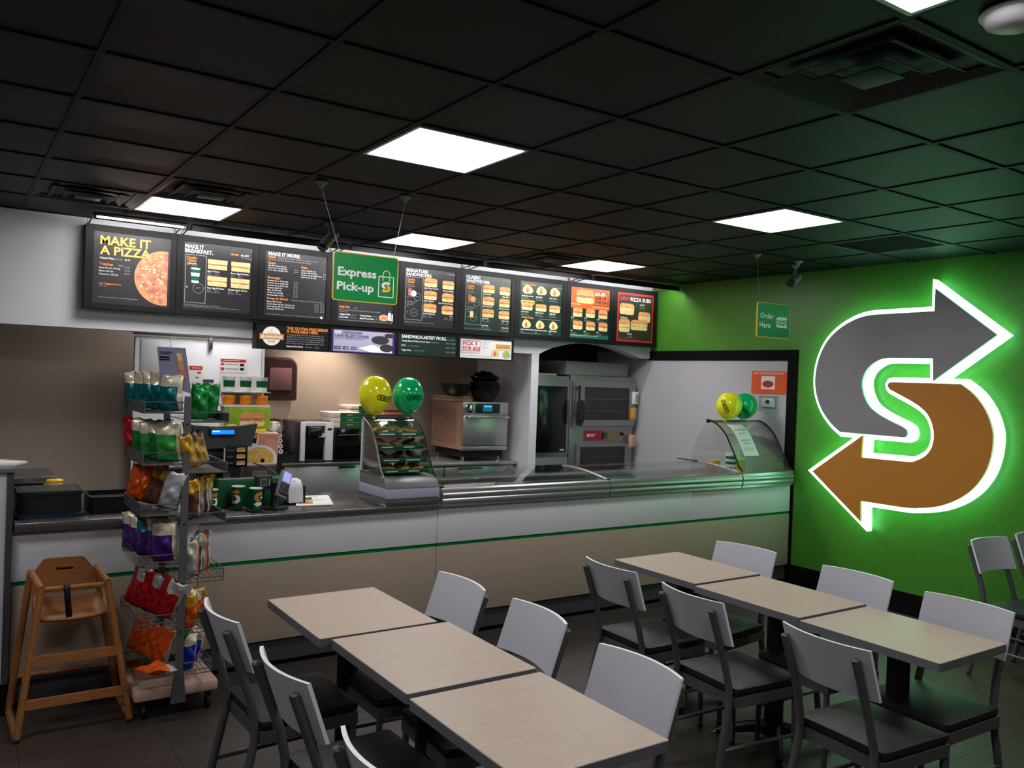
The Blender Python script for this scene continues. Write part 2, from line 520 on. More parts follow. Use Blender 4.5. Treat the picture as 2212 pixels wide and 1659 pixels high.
FOOD = [('lettuce_shreds', (120, 150, 60), (190, 200, 120)), ('tomato_slices', (180, 60, 44), (220, 110, 80)), ('chicken_strips', (196, 140, 100), (140, 84, 60)), ('dark_olives', (40, 34, 34), (70, 56, 50)), ('onion_slices', (170, 130, 150), (220, 200, 205))]
k = 0
for x in [2.86 + 0.235 * i for i in range(15)]:
    if 4.06 < x < 4.26 or 5.6 < x < 5.8 or x > 6.2:
        continue
    for y in (5.02, 5.28):
        mb = MB(); mb.box(x, x + 0.2, y, y + 0.22, 0.872, 0.93, BLACK)
        mb.box(x + 0.012, x + 0.188, y + 0.012, y + 0.208, 0.928, 0.934, DARKG)
        pan = obj('pan', mb, su)
        n, c1, c2 = FOOD[(k * 2) % 5]
        if k % 3 == 0:
            r = random.Random(k)
            fm = mat(n, c1, 0.6, noise=0.8, nscale=60, rgb2=c2)
            g = MB(); g.grid(lambda u, v: (x + 0.015 + u * 0.17, y + 0.015 + v * 0.19, 0.934 + 0.03 * math.sin(PI * u) * math.sin(PI * v) * (0.5 + r.random())), 7, 7, fm)
            fo = obj('food_filling', g, pan); fo['kind'] = 'stuff'
        k += 1
for (x0, x1) in ((2.775, 4.232), (4.246, 5.742)):
    def lid(u, v, x0=x0, x1=x1):
        y = 4.90 + v * 0.56
        return (x0 + u * (x1 - x0), y, 1.036 + 0.05 * math.sin(v * 1.9) )
    mb = MB()
    P = []
    for j in range(9):
        _, y, z = lid(0, j / 8); P.append((y, z))
    mb.prism(P + [(y, z + 0.006) for y, z in P[::-1]], x0 + 0.02, x1 - 0.02, GLASS, 'x', smooth=False)
    obj('glass_lid', mb, su)
    for xx in (x0 + 0.006, x1 - 0.006):
        mb = MB(); mb.tube([lid((xx - x0) / (x1 - x0), j / 8) for j in range(9)], 0.011, STEEL if xx > x0 + 0.1 else BLACKM, 6); obj('lid_end_frame', mb, su)
# tall curved guard at the far right end
gd = thing('curved_sneeze_guard', 'tall curved glass sneeze guard at right end of the counter', 'sneeze guard', (6.09, 5.1, 1.045))
prof = [(4.886, 1.048), (4.93, 1.10), (4.985, 1.197), (5.035, 1.28), (5.082, 1.355), (5.14, 1.41), (5.21, 1.453), (5.28, 1.474)]
mb = MB(); inner = [(y + 0.004, z - 0.007) for y, z in prof]
mb.prism(prof + inner[::-1], 5.765, 6.42, GLASS, 'x'); obj('curved_glass', mb, gd)
for x in (5.762, 6.423):
    mb = MB(); mb.tube([(x, y, z) for y, z in prof], 0.0075, BLACKM, 6); obj('edge_trim', mb, gd)
    back = [(5.28, 1.468), (5.36, 1.40), (5.43, 1.30), (5.475, 1.18), (5.49, 1.05), (5.49, 1.012)]
    mb = MB(); mb.prism([(y, z - 0.004) for y, z in prof] + back + [(4.9, 1.012)], x - 0.003, x + 0.003, GLASS, 'x'); obj('end_glass', mb, gd)
mb = MB(); mb.tube([(5.75, 5.285, 1.468), (6.43, 5.285, 1.468)], 0.012, CHROME, 10); mb.tube([(5.735, 5.285, 1.468), (5.752, 5.285, 1.468)], 0.018, BLACK, 10); obj('top_bar', mb, gd)
# notice taped on the curved glass
def on_guard(x, t):
    i = min(int(t * 7), 6); f = t * 7 - i
    a, b = prof[i], prof[i + 1]
    return (x, a[0] + (b[0] - a[0]) * f - 0.004, a[1] + (b[1] - a[1]) * f + 0.003)
mb = MB(); mb.grid(lambda u, v: on_guard(5.875 + 0.2 * u + 0.005 * v, 0.25 + 0.56 * v), 4, 8, PAPER)
nt_ = obj('notice_sheet', mb); tag(nt_, 'white notice sheet taped on the curved glass guard', 'notice')
mb = MB()
for st, t, h in (('WE ARE OPEN', 0.66, 0.016), ('IN STORE', 0.58, 0.014), ('PLEASE KEEP YOUR', 0.47, 0.011), ('DISTANCE', 0.42, 0.012), ('thank you for your visit', 0.35, 0.008), ('have a great day', 0.32, 0.008)):
    mb.text(st, lambda a, b, t=t: tuple(Vector(on_guard(5.975 + a, t + b * 1.4)) + Vector((0, -0.003, 0.002))), h, PBK, align='c', w=0.12 if len(st) > 12 else None)
obj('printed_text', mb, nt_)
# cups and tubs on the deck behind the guard
def tub(name, label, x, y, z, r, h, m, band=None, cat='tub'):
    t = MB()
    mm = [m, band or m, m, m]
    t.lathe([(r * 0.86, 0), (r * 0.92, h * 0.3), (r * 0.97, h * 0.75), (r, h), (r * 0.9, h)], m, (x, y, z), 18, mats=mm)
    o = origin(obj(name, t), (x, y, z)); tag(o, label, cat); return o
TUBO = mat('orange_tub', (232, 130, 24), 0.4); TUBY = mat('yellow_tub', (236, 180, 20), 0.4)
tub('plastic_tub', 'orange tub left of the green cups behind the curved guard', 5.835, 5.32, 0.965, 0.055, 0.12, TUBO)
tub('plastic_tub', 'yellow tub half hidden by the stacked green cups', 5.955, 5.38, 0.965, 0.055, 0.13, TUBY)
tub('plastic_tub', 'yellow tub at far right behind the curved guard', 6.24, 5.33, 0.965, 0.06, 0.14, TUBY)
for k in range(3):
    tub('paper_cup', ['green and white cup at the bottom of the stack behind the guard', 'green and white cup in the middle of the stack behind the guard', 'topmost green and white cup of the stack behind the guard'][k],
        6.085, 5.30, 0.965 + k * 0.05, 0.052, 0.1, PAPER, SDGREEN, 'cup')
mb = MB(); mb.prism([(-0.17, -0.012), (0.12, -0.006), (0.16, 0.004), (0.05, 0.014), (-0.17, 0.012)], 0, 0.008, BLACK, 'z')
o = obj('tongs', mb); o.location = (5.72, 5.40, 1.092); o.rotation_euler = (0, 0.1, -0.55); tag(o, 'long black tongs lying over the glass lid near the curved guard', 'tongs')

# ------------------------------------------------------------------ menu boards on the soffit
BW, BX0, BZ0, BZ1 = 0.628, 0.80, 2.19, 2.80
def T(b, st, X, Z, h, m, w=None, y=6.748, bold=0.02, align='l'):
    b.text(st, lambda a, c: (X + a, y, Z + c), h, m, w, bold, align)
def rect(b, x0, x1, z0, z1, m, y=6.7495):
    b.poly([(x0, y, z0), (x1, y, z0), (x1, y, z1), (x0, y, z1)], m)
def shape(b, pts, m, y=6.749):
    f = b.face([b.bm.verts.new((p[0], y, p[1])) for p in pts], m)
    if f:
        f.normal_update()
        bmesh.ops.triangulate(b.bm, faces=[f])
def ring(b, cx, cz, r, w, m, y=6.7485):
    o_, i_ = circle(cx, cz, r, 24), circle(cx, cz, r - w, 24)
    V = [b.bm.verts.new((p[0], y, p[1])) for p in o_]; W = [b.bm.verts.new((p[0], y, p[1])) for p in i_]
    for k in range(24):
        b.face([V[k], V[(k + 1) % 24], W[(k + 1) % 24], W[k]], m)
def outline(b, x0, x1, z0, z1, t, m, y=6.7487):
    rect(b, x0, x1, z0, z0 + t, m, y); rect(b, x0, x1, z1 - t, z1, m, y); rect(b, x0, x0 + t, z0 + t, z1 - t, m, y); rect(b, x1 - t, x1, z0 + t, z1 - t, m, y)
_sw = [0]
CUR = [None]
def sandwich(b_, x, z, w, h, bun=None, fill=None, cut=False, y=6.749):
    """a printed sub: lower bun, wavy filling, upper bun; x,z = lower left"""
    bun = bun or BUN; fill = fill or MEAT
    _sw[0] += 1
    r = random.Random(_sw[0])
    rr = 0.003 if cut else min(h * 0.3, w * 0.25)
    b = MB()
    shape(b, rrect(x + w * .02, x + w * .99, z, z + h * .45, min(rr, h * .2)), BUNL, y)
    top = [(x + w * (0.02 + 0.96 * i / 10), z + h * (0.60 + 0.06 * r.random())) for i in range(11)]
    low = [(x + w * (0.01 + 0.98 * i / 10), z + h * (0.26 + 0.12 * r.random())) for i in range(11)]
    shape(b, low + top[::-1], LETT if r.random() < .6 else CHEESE, y - 0.0004)
    mid = [(x + w * (0.01 + 0.98 * i / 10), z + h * (0.38 + 0.1 * r.random())) for i in range(11)]
    shape(b, mid + [(p[0], p[1] + h * 0.02) for p in top[::-1]], fill, y - 0.0008)
    if cut:
        shape(b, rrect(x, x + w, z + h * .55, z + h, rr), bun, y - 0.0012)
    else:
        shape(b, [(x + w * p, z + h * q) for p, q in ((0, .6), (.01, .78), (.06, .92), (.16, 1), (.84, 1), (.94, .92), (.99, .78), (1, .6), (.9, .56), (.7, .6), (.5, .55), (.3, .6), (.1, .55))], bun, y - 0.0012)
    obj('sandwich_picture', b, CUR[0])
def wrap(b_, x, z, w, h, y=6.749):
    b = MB()
    shape(b, [(x + w * p, z + h * q) for p, q in ((0, .3), (.1, .7), (.35, .95), (.62, .9), (.9, .65), (1, .35), (.85, .08), (.55, .05), (.2, .02))], BUNL, y)
    shape(b, [(x + w * p, z + h * q) for p, q in ((.3, .1), (.36, .5), (.45, .8), (.56, .6), (.6, .2))], MEAT, y - 0.0004)
    shape(b, [(x + w * p, z + h * q) for p, q in ((.02, .3), (.1, .55), (.28, .5), (.3, .12), (.18, .06))], CHEESE, y - 0.0006)
    obj('wrap_picture', b, CUR[0])
def priced(b, x, z, l1, prices, cals, s=1.0, align='l', l0=None):
    if l0:
        T(b, l0, x, z + 0.016 * s, 0.0115 * s, PW, align=align, bold=0.04)
    T(b, l1, x, z, 0.0115 * s, PW, align=align, bold=0.04)
    T(b, prices, x, z - 0.017 * s, 0.009 * s, PG, align=align)
    T(b, cals, x, z - 0.031 * s, 0.0088 * s, PG, align=align)

def board(i, label, poster=PBOARD, w0=0.085, w1=0.92, v0=0.075, v1=0.935, lower=False):
    x0 = BX0 + i * BW
    za, zb = (1.957, 2.172) if lower else (BZ0, BZ1)
    t = thing('menu_board', label, 'menu board', (x0 + BW / 2, 6.79, za), 0, 'menu boards on the soffit')
    CUR[0] = t
    yb = 6.856
    b = MB(); b.box(x0 + 0.002, x0 + BW - 0.002, 6.757, yb, za, zb - (0.004 if lower else 0), PBK)
    xa, xb = x0 + w0 * BW, x0 + w1 * BW
    H = zb - za
    z0_, z1_ = zb - v1 * H, zb - v0 * H
    for (a, c, e, g) in ((x0 + 0.002, xa, za, zb), (xb, x0 + BW - 0.002, za, zb), (xa, xb, za, z0_), (xa, xb, z1_, zb)):
        b.box(a, c, 6.742, 6.757, e, g - (0.004 if lower else 0), PBK)
    obj('board_frame', b, t)
    b = MB(); b.box(xa, xb, 6.7505, 6.757, z0_, z1_, poster); obj('poster_sheet', b, t)
    U = lambda u: x0 + u * BW
    V = lambda v: zb - v * H
    return t, U, V

# 1 pizza
t, U, V = board(0, 'menu board with a big pizza headed MAKE IT A PIZZA', w0=0.09, w1=0.935)
b = MB()
cx_, cz_, R_ = U(0.86), V(0.575), 0.205
cl = U(0.905)
def half(r):
    a = math.acos(min(1, (cl - cx_) / r)); return circle(cx_, cz_, r, 40, a, 2 * PI - a)
shape(b, half(R_), CRUST, 6.7498); shape(b, half(R_ * 0.94), PIZZA, 6.7493)
r = random.Random(3)
for k in range(60):
    a, q = r.uniform(PI * .42, PI * 1.58), R_ * 0.88 * math.sqrt(r.random())
    px, pz = cx_ + q * math.cos(a), cz_ + q * math.sin(a)
    if px < cl - 0.02:
        shape(b, circle(px, pz, r.uniform(.006, .016), 7, ry=r.uniform(.003, .008)), r.choice([MEAT, CHEESE, BUNL, BUNL]), 6.749 - k * 0.00001)
obj('printed_picture', b, t)
b = MB()
T(b, 'MAKE IT', U(.155), V(.225), .062, PGOLD, w=.345, bold=.045); T(b, 'A PIZZA', U(.155), V(.345), .062, PGOLD, w=.345, bold=.045)
T(b, 'Cheese Pizza', U(.155), V(.40), .013, PW, w=.095, bold=.04); T(b, '800 Cals', U(.315), V(.40), .010, PG); T(b, '$5.49', U(.425), V(.40), .011, PW)
T(b, 'Toppings', U(.155), V(.475), .018, PO, w=.09, bold=.04); T(b, 'Each', U(.36), V(.475), .012, PG)
for k, (a, c) in enumerate((('Extra Cheese, 90 Cals', '$1.00'), ('Bacon, 80 Cals', '$1.00'), ('Pepperoni, 120 Cals', '$0.99'))):
    T(b, a, U(.155), V(.515 + k * .038), .011, PW); T(b, c, U(.425), V(.49 + k * .038), .011, PG)
T(b, 'Add Veggies for Free', U(.155), V(.705), .012, PO, bold=.04); T(b, '50-60 Cals', U(.155), V(.73), .009, PG)
T(b, 'Calories are additional to the base preparation', U(.15), V(.865), .0085, PG, w=.27)
obj('printed_text', b, t)
# 2 breakfast
t, U, V = board(1, 'menu board of egg sandwiches headed MAKE IT BREAKFAST')
b = MB()
outline(b, U(.105), U(.355), V(.845), V(.235), .004, PG)
for (u, v, f) in ((.37, .395, MEAT), (.655, .395, MEAT), (.37, .61, MEAT), (.655, .61, MEAT)):
    sandwich(b, U(u), V(v), .15, .075, BUNL, f, True)
cx_, cz_ = U(.225), V(.50)
b.poly([(cx_ - .026, 6.7485, cz_ - .045), (cx_ + .026, 6.7485, cz_ - .045), (cx_ + .036, 6.7485, cz_ + .055), (cx_ - .036, 6.7485, cz_ + .055)], SDGREEN)
b.poly([(cx_ - .03, 6.748, cz_ - .005), (cx_ + .03, 6.748, cz_ - .005), (cx_ + .033, 6.748, cz_ + .022), (cx_ - .033, 6.748, cz_ + .022)], PW)
b.poly([(cx_ - .026, 6.748, cz_ - .055), (cx_ + .026, 6.748, cz_ - .055), (cx_ + .027, 6.748, cz_ - .038), (cx_ - .027, 6.748, cz_ - .038)], PW)
shape(b, circle(cx_, cz_ + .055, .037, 20, ry=.008), PW, 6.7478)
ring(b, U(.265), V(.655), .041, .003, PG)
obj('printed_picture', b, t)
b = MB()
T(b, 'MAKE IT', U(.095), V(.155), .028, PW, w=.14, bold=.06); T(b, 'BREAKFAST.', U(.095), V(.212), .028, PW, w=.21, bold=.06)
T(b, 'SERVED', U(.645), V(.19), .013, PO, bold=.05); T(b, 'ALL DAY', U(.77), V(.19), .014, PW, w=.065, bold=.05); T(b, '6" / Footlong', U(.78), V(.222), .011, PG)
T(b, 'Combo', U(.125), V(.29), .02, PO, w=.072, bold=.05); T(b, 'Option', U(.125), V(.325), .02, PO, w=.068, bold=.05)
T(b, 'Coffee/Combo', U(.125), V(.355), .011, PW, w=.07); T(b, '500 - 1,090 Cals', U(.125), V(.375), .010, PG, w=.075)
T(b, '$2.79', U(.265), V(.66), .011, PG, align='c'); T(b, '+', U(.12), V(.665), .02, PW)
priced(b, U(.37), V(.432), 'Egg & Cheese', '$3.75        $7.25', '380 Cals / 760 Cals'); priced(b, U(.655), V(.432), 'Bacon, Egg & Cheese', '$4.49        $8.49', '450 Cals / 900 Cals')
priced(b, U(.37), V(.647), 'Ham, Egg & Cheese', '$4.25        $7.99', '420 Cals / 840 Cals'); priced(b, U(.625), V(.647), 'Sausage, Egg & Cheese', '$4.49        $8.49', '550 Cals / 1,100 Cals')
T(b, 'Calories based on regular egg on flatbread.', U(.1), V(.875), .008, PG, w=.27); T(b, 'You can sub egg white patty on any size sub, six inch or footlong.', U(.1), V(.895), .008, PG, w=.42)
obj('printed_text', b, t)
# 3 more
t, U, V = board(2, 'text-only menu board headed MAKE IT MORE')
b = MB()
T(b, 'MAKE IT MORE.', U(.125), V(.132), .029, PW, w=.265, bold=.05)
T(b, 'Salads', U(.125), V(.165), .018, PO, bold=.05); T(b, 'Add $2.00 to any 6" sandwich to make it a salad', U(.25), V(.165), .010, PG, w=.34)
T(b, 'Calories: 80-450. Extras at an additional charge', U(.125), V(.195), .010, PG, w=.36)
T(b, 'Soups', U(.125), V(.245), .018, PO, bold=.05)
for k, st in enumerate(('Ask for today\'s flavours', '8 oz. bowl, 110-240 Cals', '12 oz. bowl, 160-360 Cals')):
    T(b, st, U(.125), V(.275 + k * .03), .011, PW)
T(b, '$3.49', U(.47), V(.305), .011, PG); T(b, '$4.49', U(.47), V(.335), .011, PG)
T(b, 'Sides', U(.565), V(.265), .018, PO, bold=.05)
for k, (a, c) in enumerate((('Chips, 140-240 Cals', ''), ('Cookie, 200-220 Cals', '$0.79'), ('Cookies, dozen, Muffin each', '$1.49'), ('Apple slices, 35 Cals', '$1.59'))):
    T(b, a, U(.565), V(.30 + k * .03), .011, PW); T(b, c, U(.87), V(.30 + k * .03), .011, PG)
T(b, 'Beverages', U(.125), V(.44), .018, PO, bold=.05)
for k, st in enumerate(('Fountain 21 oz, 0-260 Cals', 'Fountain 30 oz, 0-390 Cals', 'Fountain 40 oz, 0-510 Cals', 'Bottled, 0-250 Cals', 'Milk, 160-300 Cals', 'Coffee 12 oz, 5 Cals', 'Bottled water, 0 Cals')):
    T(b, st, U(.125), V(.475 + k * .032), .011, PW); T(b, '$%d.%d9' % (1 + k % 3, (3 * k) % 9), U(.47), V(.475 + k * .032), .011, PG)
T(b, 'Hungry for Extras?', U(.125), V(.715), .016, PO, bold=.05); T(b, 'Calories for Extras are additional', U(.44), V(.715), .010, PG, w=.2); T(b, '6" / Footlong', U(.76), V(.715), .010, PG)
for k, st in enumerate(('Bacon, 80/160 Cals', 'Double Meat, 50-330 / 100-660 Cals', 'Extra Cheese, 40-110 / 80-220 Cals', 'Avocado, 60/120 Cals')):
    T(b, st, U(.125), V(.755 + k * .032), .011, PW); T(b, '$1.00', U(.765), V(.75 + k * .032), .011, PG); T(b, '$2.00', U(.845), V(.75 + k * .032), .011, PG)
T(b, '2,000 calories a day is used for general nutrition advice, but calorie needs vary', U(.125), V(.935 - .015), .008, PG, w=.46)
rect(b, U(.125), U(.86), V(.252), V(.25), DARKG); rect(b, U(.125), U(.86), V(.41), V(.408), DARKG)
shape(b, circle(U(.865), V(.915), .011, 14), PW, 6.748)
obj('printed_text', b, t)
# 4 kids' pak (mostly behind the hanging sign)
t, U, V = board(3, 'menu board with Kids\' Pak text behind the Express Pick-up sign')
b = MB()
shape(b, circle(U(.78), V(.85), .045, 18, ry=.03), BUN); rect(b, U(.75), U(.82), V(.865), V(.845), MEAT, 6.748)
rect(b, U(.845), U(.89), V(.885), V(.775), PW, 6.7485); rect(b, U(.855), U(.88), V(.775), V(.745), mat('print_blue', (60, 90, 170)), 6.748); rect(b, U(.90), U(.945), V(.895), V(.79), PW, 6.748)
obj('printed_picture', b, t)
b = MB()
T(b, 'Kids\' Pak', U(.12), V(.75), .018, PO, bold=.05); T(b, '$5.25', U(.33), V(.75), .010, PG)
T(b, 'Kids Pak includes a mini sub, a bottled drink and a side of apples', U(.12), V(.785), .010, PG, w=.38); T(b, '190-350 Cals', U(.12), V(.81), .010, PG)
T(b, 'Veggie Delite', U(.12), V(.85), .013, PW, bold=.05); T(b, '150 Cals', U(.3), V(.85), .010, PG); T(b, 'Turkey Breast', U(.42), V(.85), .013, PW, bold=.05); T(b, '180 Cals', U(.61), V(.85), .010, PG)
T(b, 'Roast Beef', U(.12), V(.89), .013, PW, bold=.05); T(b, '200 Cals', U(.28), V(.89), .010, PG); T(b, 'Black Forest Ham', U(.42), V(.89), .013, PW, bold=.05); T(b, '180 Cals', U(.65), V(.89), .010, PG)
T(b, 'A balanced eating pattern for kids averages 1,200 to 1,400 calories a day', U(.12), V(.925), .009, PG, w=.5)
obj('printed_text', b, t)
# 5, 6 sandwiches
def sandwich_board(i, label, title, rows, pb, foot):
    t, U, V = board(i, label, pb)
    b = MB()
    outline(b, U(.105), U(.385), V(.845), V(.21), .004, PG)
    for k, (l, rgt) in enumerate(rows[:3]):
        v = .335 + k * .19
        sandwich(b, U(.40), V(v), .135, .078, None, MEAT if k != 1 else None); sandwich(b, U(.70), V(v + .01), .125, .078, None, None)
    ring(b, U(.30), V(.50), .036, .003, PG); ring(b, U(.25), V(.735), .036, .003, PG)
    shape(b, circle(U(.235), V(.455), .028, 16), PW if i == 4 else BUN, 6.748); rect(b, U(.15), U(.2), V(.49), V(.395), MEAT, 6.7485)
    if i == 5:
        rect(b, U(.185), U(.245), V(.735), V(.64), CHEESE, 6.748)
    obj('printed_picture', b, t)
    b = MB()
    T(b, title, U(.105), V(.14), .027, PW, w=.22 if i == 4 else .155, bold=.06); T(b, 'SANDWICHES.', U(.105), V(.195), .027, PW, w=.265, bold=.05)
    T(b, '6" / Footlong', U(.76), V(.125), .012, PG)
    T(b, 'Combo', U(.13), V(.265), .018, PO, w=.075, bold=.05); T(b, 'Option', U(.13), V(.30), .018, PO, w=.07, bold=.05)
    for v, st in ((.335, 'Any Combo'), (.36, 'Any Sandwich'), (.39, 'Cals vary'), (.52, 'soup'), (.58, 'Any Cookie, Chip'), (.605, 'and a fountain'), (.63, 'drink of any'), (.655, 'size')):
        T(b, st, U(.13), V(v), .0095, PG)
    T(b, '$3.79', U(.30), V(.507), .010, PG, align='c'); T(b, '$4.29', U(.25), V(.742), .010, PG, align='c'); T(b, '+', U(.19), V(.52), .015, PW); T(b, '+', U(.14), V(.745), .015, PW)
    for k, (l, rgt) in enumerate(rows):
        v = .365 + k * .19
        if k == 3:
            v = .855
        priced(b, U(.40), V(v), l, '$5.%d9       $9.%d9' % (k + 1, k + 2), '%d Cals / %d Cals' % (310 + 40 * k, 620 + 80 * k))
        priced(b, U(.95 - .06), V(v + .015), rgt, '$4.%d5       $8.%d5' % (k + 2, k), '%d Cals / %d Cals' % (290 + 50 * k, 580 + 100 * k), align='r')
    T(b, foot, U(.1), V(.885 if i == 4 else .915), .0085, PG, w=.3)
    obj('printed_text', b, t)
sandwich_board(4, 'menu board headed SIGNATURE SANDWICHES', 'SIGNATURE', [('Sweet Onion Teriyaki', 'Chicken & Bacon'), ('Steak & Cheese', 'Oven Roasted Chicken'), ('Meatball Marinara', 'Tuna')], PBOARD, 'Triple protein on any sandwich, Footlong or Six Inch')
sandwich_board(5, 'menu board headed CLASSIC SANDWICHES', 'CLASSIC', [('Turkey Breast', 'Italian B.M.T.'), ('Cold Cut Combo', 'Black Forest Ham'), ('Spicy Italian', 'Veggie Delite'), ('Roast Beef', 'Turkey Club')], PBOARDG, 'All calorie counts based on six inch on nine grain wheat')
# 7 ciabattas, pizza subs, wraps
t, U, V = board(6, 'menu board of grilled ciabattas, pizza subs and wraps', PBOARDG)
b = MB()
for k in range(3):
    wrap(b, U(.13 + .265 * k), V(.285), .13, .095); sandwich(b, U(.12 + .27 * k), V(.545), .135, .07, BUN, MEAT); wrap(b, U(.14 + .265 * k), V(.835), .11, .09)
shape(b, rrect(U(.11), U(.375), V(.445), V(.385), .008), PGOLD)
obj('printed_picture', b, t)
b = MB()
T(b, 'Grilled Ciabattas', U(.13), V(.14), .017, PO, bold=.05); T(b, '6" Footlong', U(.79), V(.15), .011, PG)
T(b, 'NEW! Pizza Subs', U(.135), V(.427), .016, PBK, w=.15, bold=.05); T(b, '6" Footlong', U(.79), V(.455), .010, PG); T(b, 'Grilled Wraps', U(.13), V(.675), .017, PO, bold=.05)
T(b, 'Toppings may vary. Double meat and cheese $2.50', U(.46), V(.675), .0095, PG, w=.27)
for k, (a, c, e) in enumerate((('Turkey Bacon Ranch', 'Cheese Pizza', 'Chipotle Steak & Cheese'), ('Garlic Steak', 'Pepperoni Pizza', 'Turkey Bacon & Guac'), ('Italian Cheese', 'Veggie Pizza', 'Chicken Caesar'))):
    x = U(.12 + .27 * k)
    priced(b, x, V(.325), a, '$5.49   $9.79', '390 Cals / 780 Cals'); priced(b, x, V(.58), c, '$4.99   $8.99', '440 Cals / 880 Cals'); priced(b, x, V(.865), e, '$8.29', '780 Cals')
T(b, 'Calories based on standard recipe, no extra sauce', U(.1), V(.925), .0085, PG, w=.26)
obj('printed_text', b, t)
# 8 sub of the day
t, U, V = board(7, 'menu board with orange banner reading $4.49 SUB OF THE DAY', PBOARDG)
b = MB()
rect(b, U(.087), U(.918), V(.43), V(.08), mat('print_burnt_orange', (206, 98, 40), 0.5, noise=0.15, nscale=6)); sandwich(b, U(.20), V(.34), .24, .14, BUN, MEAT, y=6.7485)
outline(b, U(.56), U(.89), V(.36), V(.15), .004, PBK)
rect(b, U(.087), U(.918), V(.93), V(.865), mat('print_teal', (24, 96, 76)), 6.7494)
for k in range(3):
    sandwich(b, U(.14 + .27 * k), V(.575), .125, .09, BUN, MEAT); sandwich(b, U(.15 + .27 * k), V(.79), .125, .09, BUN, None)
obj('printed_picture', b, t)
b = MB()
T(b, '$4.49', U(.60), V(.185), .03, PW, w=.13, bold=.05); T(b, 'SUB OF', U(.60), V(.255), .03, PBK, w=.155, bold=.04); T(b, 'THE DAY.', U(.60), V(.325), .03, PBK, w=.19, bold=.04)
T(b, 'DAILY 6" SPECIAL', U(.1), V(.375), .011, PW); T(b, 'Prices and participation may vary', U(.55), V(.395), .010, PW, w=.22)
for k, (a, c) in enumerate((('MON', 'FRI'), ('TUE', 'SAT'), ('WED', 'SUN'))):
    priced(b, U(.11 + .27 * k), V(.60), a, 'Black Forest Ham', '290-580 Cals'); priced(b, U(.11 + .27 * k), V(.825), c, 'Oven Roasted', '320-640 Cals')
T(b, 'Limited time only at participating shops. Extras cost more. Taxes not included', U(.11), V(.895), .009, PW, w=.36)
obj('printed_text', b, t)
# 9 pizza subs
t, U, V = board(8, 'red bordered menu board reading NEW PIZZA SUBS at the far right', PRED)
b = MB()
rect(b, U(.13), U(.895), V(.90), V(.115), mat('print_olive', (40, 46, 28), 0.5))
for (u, v, w, h) in ((.14, .46, .21, .12), (.57, .57, .18, .11), (.135, .77, .16, .14), (.40, .72, .25, .11)):
    sandwich(b, U(u), V(v), w, h, BUN, CHEESE, y=6.7488)
    for q in range(3):
        rr = random.Random(int(u * 100) + q)
        shape(b, [(U(u) + w * (.15 + .7 * k / 6), V(v) + h * (.72 + .1 * q * .5 + (.05 if k % 2 else -.03))) for k in range(7)] + [(U(u) + w * (.15 + .7 * k / 6), V(v) + h * (.76 + .1 * q * .5 + (.05 if k % 2 else -.03))) for k in range(6, -1, -1)], PRED if q % 2 else CHEESE, 6.7472)
obj('printed_picture', b, t)
b = MB()
T(b, 'NEW', U(.16), V(.215), .038, PRED, w=.12, bold=.05); T(b, 'PIZZA SUBS', U(.38), V(.215), .038, PW, w=.30, bold=.05)
for (u, v, st) in ((.60, .28, 'CHEESE'), (.16, .53, 'PEPPERONI'), (.33, .81, 'VEGGIE')):
    T(b, st, U(u), V(v), .014, PW, bold=.05); T(b, '$4.99   $8.99', U(u), V(v + .035), .010, PG); T(b, '440 / 880 Cals', U(u), V(v + .06), .010, PG)
T(b, 'For a limited time only', U(.14), V(.88), .009, PG)
obj('printed_text', b, t)
# lower row
t, U, V = board(2, 'low black board with a round gluten-free badge', PBK, .02, .985, .03, .97, True)
b = MB(); shape(b, circle(U(.20), V(.5), .078, 28), PW, 6.7498); ring(b, U(.20), V(.5), .078, .004, BUNL, 6.7493); rect(b, U(.045), U(.36), V(.63), V(.42), BUN, 6.749); obj('printed_picture', b, t)
b = MB(); T(b, 'gluten-free', U(.20), V(.57), .024, PW, w=.175, align='c', bold=.04); T(b, '6"', U(.20), V(.31), .014, PG, align='c'); T(b, 'available on', U(.2), V(.395), .010, PG, align='c'); T(b, 'bread', U(.20), V(.735), .018, PG, align='c')
T(b, 'THE GLUTEN-FREE BREAD', U(.40), V(.215), .022, PO, w=.355, bold=.05); T(b, 'IS AVAILABLE HERE.', U(.40), V(.335), .022, PO, w=.27, bold=.05)
for k, st in enumerate(('This gluten-free bread is manufactured in a', 'facility free of gluten. Other menu items may', 'contain gluten and are prepared on shared', 'equipment, so traces are possible. Ask for our', 'list of ingredients, seasonal items and')):
    T(b, st, U(.40), V(.43 + k * .082), .0105, PG, w=.32)
T(b, 'Gluten-Free Bread', U(.40), V(.885), .013, PW, bold=.05); T(b, '350 Cals', U(.66), V(.885), .011, PG); T(b, '$1.25', U(.79), V(.885), .011, PG)
obj('printed_text', b, t)
t, U, V = board(3, 'low purple board reading NEW CHOCOLATE LAVA FILLED COOKIE', PPURP, .02, .97, .03, .97, True)
b = MB(); rect(b, U(.05), U(.93), V(.93), V(.09), PLILAC, 6.7498)
CK = mat('print_cookie', (52, 44, 50), 0.6, noise=0.4, nscale=60)
shape(b, circle(U(.74), V(.42), .085, 20, ry=.038), CK); shape(b, circle(U(.84), V(.73), .065, 20, ry=.035), CK, 6.7485); shape(b, circle(U(.88), V(.22), .05, 16, ry=.02), CK, 6.7486); shape(b, [(U(.42), V(.78)), (U(.62), V(.62)), (U(.93), V(.86)), (U(.93), V(.93)), (U(.6), V(.93))], PW, 6.7496)
for k in range(3):
    rect(b, U(.06 + .12 * k), U(.155 + .12 * k), V(.86), V(.74), PPURP, 6.749)
obj('printed_picture', b, t)
